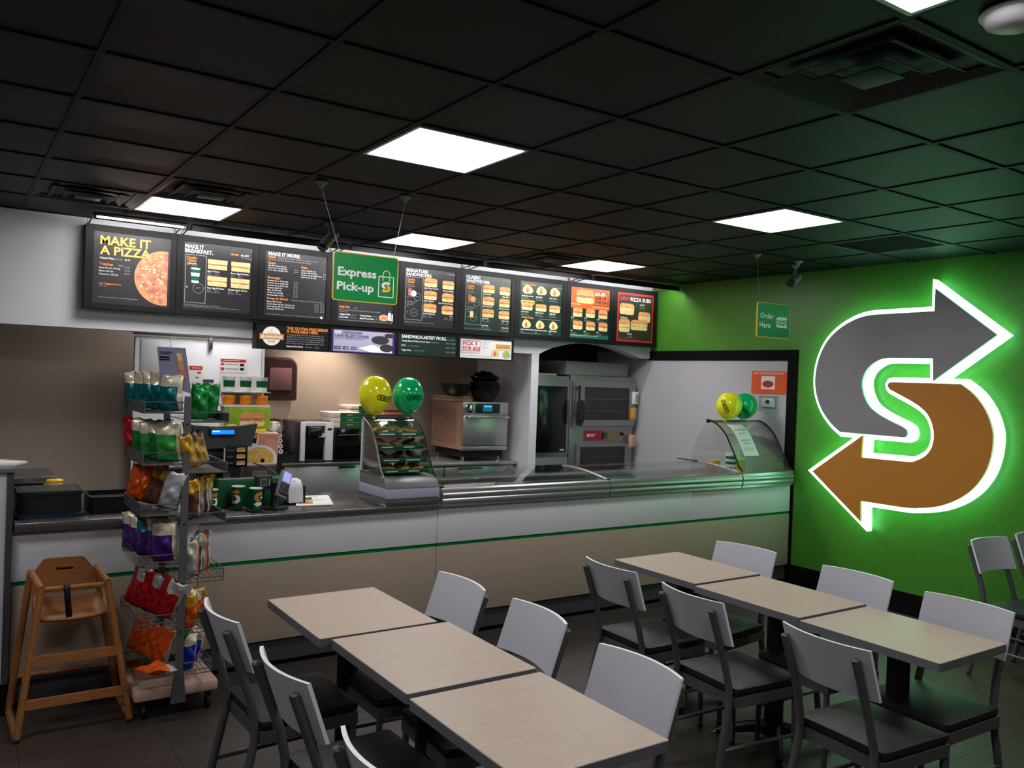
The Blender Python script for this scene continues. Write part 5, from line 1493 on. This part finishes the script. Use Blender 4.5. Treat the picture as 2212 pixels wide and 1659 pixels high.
HAM = mat('print_ham', (206, 120, 100), .6, noise=.3, nscale=30, rgb2=(226, 160, 140)); SOUP = mat('print_soup', (214, 150, 60), .6, noise=.8, nscale=60, rgb2=(236, 206, 120))
q_([(1.656, 1.30), (1.66, 1.37), (1.71, 1.368), (1.70, 1.30)], PBK); q_([(1.70, 1.22), (1.72, 1.36), (1.849, 1.36), (1.84, 1.2)], HAM)
q_(circle(1.79, 1.285, .04, 16), mat('print_ham_light', (222, 150, 128), .6), 1)
q_([p for p in circle(1.725, 1.20, .115, 30, ry=.09) if p[0] > 1.624 and p[1] > 1.158] + [], PW, 2); q_([p for p in circle(1.72, 1.20, .10, 30, ry=.074) if p[0] > 1.626 and p[1] > 1.159], SOUP, 3)
q_(circle(1.745, 1.185, .014, 12), PBK, 4); q_(rrect(1.675, 1.715, 1.335, 1.36, .008), SYEL, 2); q_([(1.622, 1.157), (1.637, 1.157), (1.645, 1.2), (1.628, 1.2)], PW, 4)
b.text('SUBWAY', lambda a, c: (1.679 + a, y_ - .002, 1.342 + c), .011, PBK, w=.032); obj('printed_picture', b, t)
b = MB(); b.box(1.64, 1.84, 5.50, 5.62, ZT + .001, 1.15, mat('organizer_brown', (60, 48, 44), .5), .004); b.box(1.68, 1.78, 5.497, 5.51, 1.02, 1.12, mat('paper_bag_tan', (120, 104, 92), .7)); obj('holder_box', b, t)
CUR[0] = t
t = thing('menu_card', 'small black card with three sandwich pictures beside the soup card', 'sign', (1.56, 5.36, ZT))
b = MB(); b.box(1.462, 1.60, 5.345, 5.352, 1.165, 1.30, PBK, .002); obj('card', b, t)
CUR[0] = t
b = MB()
for k in range(3):
    sandwich(b, 1.53, 1.262 - k * .042, .055, .026, BUN, MEAT, y=5.344); b.text('Combo', lambda a, c, k=k: (1.472 + a, 5.344, 1.268 - k * .04 + c), .009, PG)
obj('printed_picture', b, t)
b = MB(); b.box(1.50, 1.56, 5.352, 5.358, ZT + .085, 1.22, BLACK); obj('prop', b, t)

# ------------------------------------------------------------------ back of house
RS = [(2.44, 3.18, .98), (3.20, 4.80, .945)]
t = thing('back_counter', 'steel back counter under the microwave and coffee machine', 'counter', (2.7, 7.4, 0))
b = MB(); b.box(1.42, 2.43, 7.07, 7.56, .955, .98, STEELD, .004); b.box(2.43, 3.195, 7.07, 7.80, .955, .98, STEELD, .004); obj('worktop', b, t)
b = MB(); b.box(1.44, 2.44, 7.10, 7.55, .08, .955, STEELD); b.box(2.445, 3.185, 7.10, 7.78, .08, .955, STEELD, .004); obj('cabinet', b, t)
b = MB(); b.box(2.47, 3.16, 7.092, 7.101, .30, .94, STEEL, .003); dr = obj('door', b, t)
b = MB(); b.box(2.95, 3.10, 7.075, 7.094, .925, .945, BLACKM, .003); obj('handle', b, dr)
for x in (1.5, 2.40, 2.5, 3.13):
    b = MB(); b.lathe([(.02, 0), (.02, .08)], BLACKM, (x, 7.2, 0), 10); obj('leg', b, t)
t = thing('refrigerated_counter', 'steel undercounter unit with two doors below the speed oven', 'counter', (4.0, 7.4, 0))
b = MB(); b.box(3.215, 4.86, 7.04, 7.80, .915, .945, STEEL, .004); obj('worktop', b, t)
b = MB(); b.box(3.22, 4.85, 7.09, 7.78, .08, .915, STEELD); obj('cabinet', b, t)
for x0, x1 in ((3.24, 4.02), (4.035, 4.83)):
    b = MB(); b.box(x0, x1, 7.07, 7.091, .14, .90, STEEL, .004); d_ = obj('door', b, t)
    b = MB(); b.box(x0 + .14, x0 + .42, 7.055, 7.072, .872, .892, BLACKM, .004); obj('handle', b, d_)
for x in (3.3, 4.75):
    b = MB(); b.lathe([(.02, 0), (.02, .08)], BLACKM, (x, 7.2, 0), 10); obj('leg', b, t)
# speed oven
t = thing('speed_oven', 'steel speed oven with brown side panel on the back counter', 'oven', (4.5, 7.42, .945))
OB = mat('oven_side_brown', (150, 118, 100), .45, .3)
b = MB(); b.box(4.231, 4.765, 7.12, 7.74, 1.06, 1.537, OB, .006); obj('body', b, t)
b = MB()
for r_ in range(16):
    for c_ in range(6):
        y = 7.24 + c_ * .075; z = 1.12 + r_ * .022
        b.box(4.2285, 4.2325, y, y + .05, z, z + .006, mat('louvre_dark', (92, 70, 60), .5))
lv = obj('louvre_slots', b, t); lv['kind'] = 'stuff'
b = MB(); b.box(4.229, 4.767, 7.095, 7.122, 1.415, 1.54, STEEL, .004); obj('fascia', b, t)
b = MB(); b.box(4.229, 4.767, 7.10, 7.122, 1.055, 1.10, STEEL, .004); obj('lower_trim', b, t)
b = MB(); b.box(4.235, 4.762, 7.09, 7.121, 1.105, 1.41, STEEL, .006); d_ = obj('door', b, t)
b = MB(); b.tube([(4.25, 7.06, 1.392), (4.75, 7.06, 1.392)], .012, CHROME, 10); b.box(4.27, 4.285, 7.06, 7.095, 1.385, 1.40, CHROME); b.box(4.715, 4.73, 7.06, 7.095, 1.385, 1.40, CHROME); obj('handle', b, d_)
b = MB(); b.box(4.37, 4.66, 7.09, 7.097, 1.43, 1.527, mat('panel_dark_teal', (10, 36, 36), .3), .003); p_ = obj('control_panel', b, t)
b = MB(); b.box(4.455, 4.565, 7.086, 7.091, 1.445, 1.515, mat('oven_screen', (20, 90, 100), .3, emit=(20, 110, 120), estr=.35)); b.box(4.465, 4.555, 7.0845, 7.087, 1.49, 1.507, mat('oven_screen_blue', (60, 140, 230), .3, emit=(60, 150, 240), estr=1.2)); obj('screen', b, p_)
b = MB(); b.lathe([(.048, 7.094), (.046, 7.075), (.03, 7.07), (0, 7.07)], CHROME, (4.298, 0, 1.48), 22, 'y'); obj('timer_dial', b, t)
b = MB(); b.box(4.27, 4.75, 7.16, 7.7, .985, 1.056, BLACKM)
for x in (4.28, 4.70):
    b.lathe([(.022, .946), (.018, .99)], CHROME, (x, 7.17, 0), 10); b.lathe([(.022, .946), (.018, .99)], CHROME, (x, 7.66, 0), 10)
obj('stand', b, t)
t = thing('pizza_box', 'flat brown cardboard boxes lying on the speed oven', 'box', (4.3, 7.5, 1.5385))
b = MB(); b.box(4.225, 4.46, 7.30, 7.75, 1.5385, 1.565, CARD, .002); b.box(4.235, 4.46, 7.32, 7.75, 1.566, 1.592, CARD, .002); obj('carton', b, t)
def bowl(label, x, y, z, r, h, n=1):
    for k in range(n):
        b = MB(); zz = k * .022
        b.lathe([(r * .5, 0), (r * .68, .02), (r * .88, h * .55), (r, h), (r * 1.03, h), (r * .97, h - .004), (r * .85, h * .55), (r * .6, .028), (0, .026)], BLACK, (0, 0, 0), 26)
        o = obj('salad_bowl', b); o.location = (x, y, z + zz); o.rotation_euler = (.03 * k, 0, k)
        tag(o, label if n == 1 else ['lowest', 'second', 'third', 'fourth', 'topmost'][k] + ' ' + label, 'bowl', 'black salad bowls')
bowl('single wide black salad bowl on top of the speed oven', 4.295, 7.36, 1.594, .165, .12)
bowl('black bowl of the stacked pile at right on the speed oven', 4.60, 7.30, 1.5385, .155, .135, 4)
t = thing('plastic_bag', 'crumpled black plastic bag in the top of the bowl stack', 'bag', (4.62, 7.3, 1.73))
b = MB(); rr = random.Random(5)
b.grid(lambda u, v: (4.60 + .15 * math.cos(2 * PI * u) * math.sin(PI * v) * (1 + .18 * rr.random()) , 7.30 + .12 * math.sin(2 * PI * u) * math.sin(PI * v), 1.77 - .055 * math.cos(PI * v) + .03 * rr.random() + (.03 if .1 < u < .3 else 0) * math.sin(PI * v)), 14, 8, mat('shiny_black', (12, 12, 12), .2)); obj('film', b, t)
# microwave with pizza boxes, coffee machine, tray
t = thing('microwave', 'black microwave under the stacked green pizza boxes', 'microwave', (3.03, 7.4, .981))
b = MB(); b.box(2.905, 3.19, 7.12, 7.55, .985, 1.285, BLACK, .006); obj('body', b, t)
b = MB(); b.box(2.915, 3.18, 7.112, 7.121, 1.0, 1.275, mat('gloss_black', (10, 10, 11), .12), .002); d_ = obj('door', b, t)
b = MB(); b.tube([(2.93, 7.095, 1.22), (3.165, 7.095, 1.225)], .006, DARKG, 8); obj('handle', b, d_)
PBX = mat('pizza_box_white', (214, 196, 184), .6)
def pbox(label, x, z, x1, y=7.15):
    t = thing('pizza_box', label, 'box', (x, y, z), 0, 'green and white pizza boxes')
    b = MB(); b.box(x, x1, y, y + .3, z + .001, z + .044, PBX, .002); obj('carton', b, t)
    b = MB(); b.box(x + .085, x1 + .0015, y - .0015, y + .12, z + .004, z + .0435, SDGREEN); s_ = obj('sleeve_print', b, t)
    b = MB(); b.text('SUBWAY', lambda a, c: (x + .15 + a, y - .0025, z + .018 + c), .012, PGOLD, w=.06); obj('printed_text', b, s_)
for k in range(3):
    pbox(['lowest', 'middle', 'topmost'][k] + ' green and white pizza box in the stack on the microwave', 2.882 + .002 * (k % 2), 1.2865 + k * .0455, 3.17)
t = thing('wall_shelf', 'small dark shelf on the back wall behind the green balloon', 'shelf', (3.62, 7.8, 1.36))
b = MB(); b.box(3.24, 3.92, 7.60, 7.9, 1.36, 1.378, DARKG); obj('board', b, t)
b = MB(); b.box(3.26, 3.275, 7.62, 7.9, 1.24, 1.36, DARKG); b.box(3.88, 3.895, 7.62, 7.9, 1.24, 1.36, DARKG); obj('bracket', b, t)
for k in range(2):
    pbox(['lower', 'upper'][k] + ' green and white pizza box on the wall shelf behind balloons', 3.26, 1.379 + k * .0455, 3.52, 7.60)
b = MB(); b.box(3.62, 3.86, 7.62, 7.86, 1.379, 1.40, CARD, .002); b.box(3.64, 3.84, 7.64, 7.84, 1.40, 1.43, mat('dark_red_box', (120, 40, 34), .5), .003); o = origin(obj('carton', b), (3.74, 7.74, 1.379)); tag(o, 'small brown and red carton on the wall shelf behind the green balloon', 'box')
t = thing('coffee_machine', 'white and black single cup coffee machine on the back counter', 'coffee machine', (2.72, 7.35, .981))
b = MB(); b.box(2.555, 2.90, 7.16, 7.52, .982, 1.34, mat('dark_brown_plastic', (40, 32, 31), .35), .01); obj('body', b, t)
b = MB(); b.box(2.60, 2.64, 7.13, 7.17, .99, 1.335, DW, .006); b.box(2.82, 2.90, 7.125, 7.18, .99, 1.335, DW, .01); b.box(2.63, 2.84, 7.13, 7.17, 1.30, 1.338, DW, .004); obj('front_frame', b, t)
b = MB(); b.box(2.645, 2.815, 7.155, 7.165, 1.01, 1.20, mat('gloss_black', (10, 10, 11), .12)); obj('cup_bay', b, t)
b = MB(); b.box(2.66, 2.78, 7.09, 7.165, 1.215, 1.295, BLACK, .01); b.tube([(2.67, 7.085, 1.26), (2.77, 7.085, 1.28)], .008, CHROME, 8); b.box(2.76, 2.83, 7.12, 7.16, 1.20, 1.235, DW, .004); obj('brew_head', b, t)
b = MB(); b.box(2.64, 2.82, 7.09, 7.16, .983, 1.0, BLACK, .004); obj('drip_tray', b, t)
b = MB(); b.box(2.84, 2.88, 7.121, 7.127, 1.265, 1.283, BLACK); obj('display', b, t)
t = thing('round_tray', 'low round black bin left of the coffee machine', 'bin', (2.49, 7.3, .981))
b = MB(); b.lathe([(.105, 0), (.112, .07), (.116, .072), (.108, .072), (.1, .01), (0, .01)], BG, (2.49, 7.24, .982), 24); obj('bowl', b, t)
b = MB(); b.box(2.45, 2.52, 7.42, 7.56, .982, 1.18, BLACK, .01); o = origin(obj('grinder', b), (2.48, 7.5, .982)); tag(o, 'narrow black appliance behind the round bin', 'appliance')
# cooler panel with rail, posters, latch
t = thing('cooler_panel', 'white sliding cooler panel hanging from a steel rail', 'door', (1.85, 7.65, 0))
b = MB(); b.box(1.30, 2.375, 7.60, 7.66, 0.05, 2.035, mat('cooler_white', (222, 223, 226), .45), .012); pn = obj('panel', b, t)
b = MB(); b.box(1.28, 2.42, 7.575, 7.60, 2.045, 2.085, STEELD, .004); obj('rail', b, t)
b = MB(); b.box(1.895, 1.93, 7.57, 7.602, 1.945, 2.05, STEELD, .006); obj('latch', b, t)
b = MB(); b.box(2.375, 2.40, 7.60, 7.9, 0.0, 2.12, DW); obj('frame', b, t)
b = MB(); b.box(1.345, 1.515, 7.592, 7.601, 1.68, 2.01, mat('board_white', (190, 190, 192), .4), .004); o = origin(obj('whiteboard', b), (1.43, 7.6, 1.68)); tag(o, 'small plain whiteboard on the cooler panel left of the rack header', 'whiteboard')
def notice(label, x0, x1, z0, z1, band, lines):
    t = thing('wall_notice', label, 'notice', ((x0 + x1) / 2, 7.6, z0))
    b = MB(); b.box(x0, x1, 7.594, 7.5995, z0, z1, PAPER); obj('sheet', b, t)
    b = MB(); rect(b, x0 + .008, x1 - .008, z1 - band, z1 - .008, PRED, 7.5935)
    for (u, v, w, h, m) in lines:
        rect(b, x0 + u * (x1 - x0), x0 + (u + w) * (x1 - x0), z1 - (v + h) * (z1 - z0), z1 - v * (z1 - z0), m, 7.5932)
    rect(b, x0 + .03, x0 + .03 + (x1 - x0) * .6, z1 - band * .65, z1 - band * .5, PW, 7.593)
    obj('printed_text', b, t)
notice('small white notice with red heading beside the rack header', 1.735, 1.86, 1.60, 1.806, .045, [(.6, .28, .25, .08, PRED), (.5, .5, .2, .05, DARKG), (.1, .75, .8, .02, PG), (.1, .82, .8, .02, PG)])
notice('larger white notice with red heading above the green lidded cups', 2.0, 2.238, 1.555, 1.878, .035, [(.04, .14, .12, .06, PRED), (.2, .15, .5, .03, PG), (.75, .14, .15, .07, PBK), (.04, .26, .12, .08, PRED), (.2, .28, .5, .03, PG), (.75, .26, .15, .07, PBK), (.05, .4, .9, .01, PG)])
b = MB(); b.box(1.86, 1.953, 7.593, 7.5995, 1.658, 1.683, DARKG, .002); o = origin(obj('label_plate', b), (1.9, 7.6, 1.66)); tag(o, 'small dark label plate between the two red headed notices', 'label')
b = MB(); rect(b, 1.87, 1.943, 1.667, 1.674, PG, 7.5925); obj('printed_text', b, o, False) if False else b.bm.free()
# paper towel dispenser
t = thing('towel_dispenser', 'smoky brown paper towel dispenser on the back wall', 'dispenser', (2.62, 7.8, 1.5))
SM = mat('smoky_brown_plastic', (58, 40, 40), .14, coat=.5)
b = MB()
out = [(2.41, 1.515), (2.425, 1.50), (2.735, 1.50), (2.75, 1.515)] + [(2.66 + .09 * math.cos(q), 1.82 + .092 * math.sin(q)) for q in [PI / 2 * k / 8 for k in range(9)]] + [(2.465 + .055 * math.cos(q), 1.857 + .055 * math.sin(q)) for q in [PI / 2 + PI / 2 * k / 6 for k in range(7)]]
cxx, czz = 2.58, 1.70
prev = None
for s_, y_c in ((1.0, 7.88), (1.0, 7.72), (.97, 7.685), (.88, 7.662)):
    ringv = [b.bm.verts.new((cxx + (px - cxx) * s_, y_c, czz + (pz - czz) * s_)) for px, pz in out]
    if prev:
        for i in range(len(out)):
            b.face([prev[i], prev[(i + 1) % len(out)], ringv[(i + 1) % len(out)], ringv[i]], SM, True)
    prev = ringv
b.face(prev, SM)
obj('cover', b, t)
b = MB(); b.box(2.47, 2.68, 7.645, 7.662, 1.60, 1.81, mat('smoky_window', (110, 78, 78), .2), .01); obj('window', b, t)
b = MB(); b.prism([(2.44, 1.34), (2.48, 1.325), (2.54, 1.338), (2.60, 1.326), (2.66, 1.345), (2.685, 1.34), (2.70, 1.50), (2.445, 1.50)], 7.70, 7.703, mat('brown_paper_towel', (196, 172, 152), .8), 'y'); obj('paper_sheet', b, t)
# cup and tub display tower on the back counter
t = thing('display_tower', 'clear tiered stand with a sandwich picture left of the towel dispenser', 'display stand', (2.13, 7.25, .981))
FRP = mat('frosted_plastic', (216, 210, 208), .35)
b = MB(); b.box(1.95, 2.31, 7.33, 7.338, .982, 1.73, FRP, .003); obj('back_sheet', b, t)
b = MB(); b.box(1.935, 2.33, 7.17, 7.33, 1.585, 1.592, FRP); b.box(1.935, 2.33, 7.17, 7.33, 1.462, 1.48, FRP); b.box(1.935, 2.40, 7.12, 7.33, 1.235, 1.245, FRP); obj('shelf', b, t)
b = MB(); b.box(1.935, 2.325, 7.15, 7.158, 1.275, 1.458, mat('print_lime', (160, 176, 20), .5, noise=.3, nscale=8, rgb2=(90, 140, 20)), .001); pc_ = obj('picture_card', b, t)
CUR[0] = t
b = MB(); sandwich(b, 2.06, 1.30, .22, .12, BUN, MEAT, y=7.1485); shape(b, circle(2.0, 1.30, .05, 16, ry=.02), BUNL, 7.148); obj('printed_picture', b, pc_)
for k in range(3):
    x = 1.99 + .14 * k
    tub('soup_cup', ['left', 'middle', 'right'][k] + ' soup cup with green band on the top tier of the stand', x, 7.24, 1.5935, .05, .125, PAPER, SDGREEN, 'cup')
    t2 = thing('round_tub', ['left', 'middle', 'right'][k] + ' orange tub on the second tier of the stand', 'tub', (x, 7.24, 1.481), 0, 'orange tubs on the display stand')
    b = MB(); b.lathe([(.047, 0), (.052, .05), (.052, .062)], TUBO, (x, 7.24, 1.4815), 18); obj('tub', b, t2)
    b = MB(); b.lathe([(.055, .062), (.056, .07), (.05, .078), (0, .08)], mat('amber_lid', (240, 168, 70), .35), (x, 7.24, 1.4815), 18); obj('lid', b, t2)
t2 = thing('butter_tub', 'low yellow carton on the lower tier of the stand', 'carton', (2.25, 7.16, 1.246))
b = MB(); b.box(2.19, 2.29, 7.13, 7.2, 1.2455, 1.275, mat('amber_lid', (240, 168, 70), .35), .006); obj('carton', b, t2)
t2 = thing('sauce_pot', 'pale round pot with wire handle beside the towel sheet', 'pot', (2.43, 7.2, 1.2))
b = MB(); b.lathe([(.03, .0), (.055, .03), (.058, .06), (.045, .085), (0, .09)], FRP, (2.385, 7.24, 1.246), 18); b.tube([(2.34, 7.2, 1.31), (2.42, 7.19, 1.325), (2.46, 7.19, 1.30), (2.455, 7.19, 1.26)], .004, CHROME, 6); obj('pot', b, t2)
t2 = thing('cup_lid_strip', 'hanging strip of round red and white labels beside the soup card', 'label strip', (1.88, 5.6, 1.2))
b = MB(); b.prism([(1.862, 1.225), (1.905, 1.225), (1.90, 1.36), (1.868, 1.37)], 5.56, 5.564, PBK, 'y'); obj('backing', b, t2)
b = MB()
for k in range(4):
    z = 1.345 - .036 * k; shape(b, circle(1.878 + .003 * k, z, .0165, 14), PW, 5.5595); shape(b, circle(1.878 + .003 * k, z, .009, 10), mat('print_pinkred', (214, 96, 90), .5), 5.559)
obj('printed_picture', b, t2)
b = MB(); b.box(1.868, 1.90, 5.564, 5.58, ZT + .001, 1.23, BLACK); obj('post', b, t2)

# ------------------------------------------------------------------ oven bay
t = thing('bread_oven', 'tall steel bread oven and proofer with two glass doors', 'oven', (5.95, 7.3, 0))
OV = mat('oven_steel', (150, 152, 152), .38, .85)
b = MB(); b.box(5.51, 6.42, 7.03, 7.75, .1, 1.85, OV, .006); obj('body', b, t)
b = MB(); b.box(5.46, 6.345, 7.06, 7.75, 1.852, 2.0, mat('hood_grey', (136, 134, 136), .5, .4), .004); obj('hood', b, t)
OGL = thin_glass('oven_glass', (.5, .5, .52))
def glass_door(x0, x1, z0, z1, wx0, wx1, wz0, wz1, nm):
    b = MB()
    for a, c, e, f in ((x0, wx0, z0, z1), (wx1, x1, z0, z1), (wx0, wx1, z0, wz0), (wx0, wx1, wz1, z1)):
        b.box(a, c, 7.0, 7.028, e, f, OV)
    d = obj('door', b, t)
    b = MB(); b.box(wx0 - .002, wx1 + .002, 7.008, 7.014, wz0, wz1, OGL); obj('window_pane', b, d)
    b = MB(); b.box(wx0 - .01, wx1 + .01, 7.022, 7.0285, wz0 - .01, wz1 + .01, mat('oven_cavity', (110, 108, 112), .7)); obj('cavity', b, d)
    return d
d1 = glass_door(5.525, 6.415, 1.31, 1.79, 5.685, 6.325, 1.37, 1.727, 'upper')
b = MB(); b.tube([(5.585, 6.965, 1.40), (5.585, 6.965, 1.74)], .014, BLACK, 8); b.box(5.575, 5.60, 6.965, 7.0, 1.41, 1.43, BLACK); b.box(5.575, 5.60, 6.965, 7.0, 1.70, 1.72, BLACK); obj('handle', b, d1)
for z in (1.47, 1.60):
    b = MB(); b.tube([(5.70, 7.016, z), (6.31, 7.016, z)], .005, CHROME, 6); obj('rack_bar', b, d1)
d2 = glass_door(5.60, 6.33, .50, 1.11, 5.65, 6.29, .56, 1.08, 'lower')
for k, z in enumerate((1.04, .95, .86)):
    b = MB(); b.box(5.66, 6.28, 7.0145, 7.0215, z, z + .022, CARD if k else STEELD, .004); obj('bread_tray', b, d2)
b = MB(); b.box(5.715, 6.21, 7.012, 7.031, 1.145, 1.258, mat('panel_brass', (140, 118, 88), .4, .5)); cp_ = obj('control_panel', b, t)
b = MB(); b.box(5.715, 5.97, 7.007, 7.0135, 1.148, 1.255, mat('panel_maroon', (150, 24, 44), .4)); b.box(5.945, 5.975, 7.004, 7.008, 1.165, 1.235, BLACK); b.box(5.985, 6.03, 7.005, 7.0125, 1.17, 1.24, DARKG); obj('label_plate', b, cp_)
b = MB(); b.text('BUSY', lambda a, c: (5.74 + a, 7.0045, 1.19 + c), .03, PW, w=.12, bold=.04); obj('printed_text', b, cp_)
b = MB(); b.lathe([(.02, 7.012), (.018, 6.99), (0, 6.99)], BLACK, (6.24, 0, 1.215), 14, 'y'); obj('knob', b, t)
for (x0, x1, z0, z1, m, nm, l) in ((6.36, 6.437, 1.55, 1.69, PAPER, 'timer', 'white timer clipped high on the right side of the bread oven'), (6.345, 6.415, 1.378, 1.51, mat('timer_orange', (226, 150, 40), .5), 'timer', 'orange timer in the middle of the bread oven side'), (6.335, 6.41, 1.068, 1.208, mat('timer_peach', (220, 160, 120), .5), 'timer', 'peach coloured timer lowest on the bread oven side')):
    t2 = thing(nm, l, 'timer', ((x0 + x1) / 2, 6.99, z0), 0)
    b = MB(); b.box(x0, x1, 6.972, 6.999, z0, z1, m, .005); obj('case', b, t2)
    b = MB(); b.box(x0 + .035, x1 - .012, 6.969, 6.9725, z0 + .02, z1 - .02, PG); obj('scale', b, t2)
t2 = thing('oven_mitts', 'black oven mitts hanging between the retarder and bread oven', 'oven mitt', (5.55, 6.94, 1.31))
b = MB()
b.prism([(5.53, 1.32), (5.585, 1.31), (5.615, 1.36), (5.62, 1.50), (5.60, 1.585), (5.555, 1.59), (5.535, 1.56)], 6.91, 6.945, mat('mitt_black', (24, 22, 24), .8, bump=.3), 'y'); obj('glove', b, t2)
b = MB(); b.prism([(5.525, 1.40), (5.55, 1.36), (5.565, 1.45), (5.54, 1.52)], 6.89, 6.912, mat('mitt_black', (24, 22, 24), .8), 'y'); obj('thumb', b, t2)
t = thing('retarder_cabinet', 'tall cabinet with two black doors left of the bread oven', 'cabinet', (5.27, 7.3, 0))
b = MB(); b.box(5.0, 5.49, 7.03, 7.75, .05, 1.835, OV, .006); obj('body', b, t)
DKD = mat('dark_door_glass', (16, 17, 18), .15)
for z0, z1 in ((1.0, 1.80), (.15, .975)):
    b = MB(); b.box(5.005, 5.485, 7.005, 7.029, z0, z1, OV, .004); d_ = obj('door', b, t)
    b = MB(); b.box(5.045, 5.45, 6.998, 7.0055, z0 + .03, z1 - .075, DKD, .002); obj('window_pane', b, d_)
b = MB(); b.text('NU-VU'[0:2] + 'VU', lambda a, c: (5.37 + a, 6.996, 1.045 + c), .02, PW, w=.055, bold=.05); obj('printed_mark', b, t)
b = MB(); b.box(5.15, 5.45, 7.2, 7.7, 1.836, 1.86, PBX, .002); o = origin(obj('flat_box', b), (5.3, 7.45, 1.836)); tag(o, 'flat pale box lying on top of the dark doored cabinet', 'box')

# lamp over the back counter, recessed in the kitchen ceiling
t = thing('recessed_lamp', 'recessed lamp in the kitchen ceiling hidden behind the menu boards', 'ceiling light', (3.05, 7.52, 2.60))
b = MB(); b.lathe([(.075, 0), (.075, .1)], DW, (3.05, 7.52, 2.51), 20); obj('can', b, t)
ld = bpy.data.lights.new('lamp', 'SPOT'); ld.energy = KITCHEN_W * 4; ld.spot_size = 1.75; ld.spot_blend = .55; ld.shadow_soft_size = .06; ld.color = (1, .86, .72)
lo = bpy.data.objects.new('lamp', ld); C.objects.link(lo); lo.parent = t; lo.location = (0, 0, -.1)
b = MB(); b.box(1.75, 2.25, 7.08, 7.38, 2.60, 2.615, emis('kitchen_panel', (1, .97, .95), 22.0)); o = origin(obj('kitchen_light', b), (2.0, 7.23, 2.6)); tag(o, 'flat ceiling light over the cooler panel hidden by the soffit', 'ceiling light')

# tiny print is one joined part per board
for o in bpy.data.objects:
    if o.parent and o.name.split('.')[0] in ('printed_text', 'printed_picture', 'food_filling', 'lettering', 'louvre_slots'):
        o['kind'] = 'stuff'
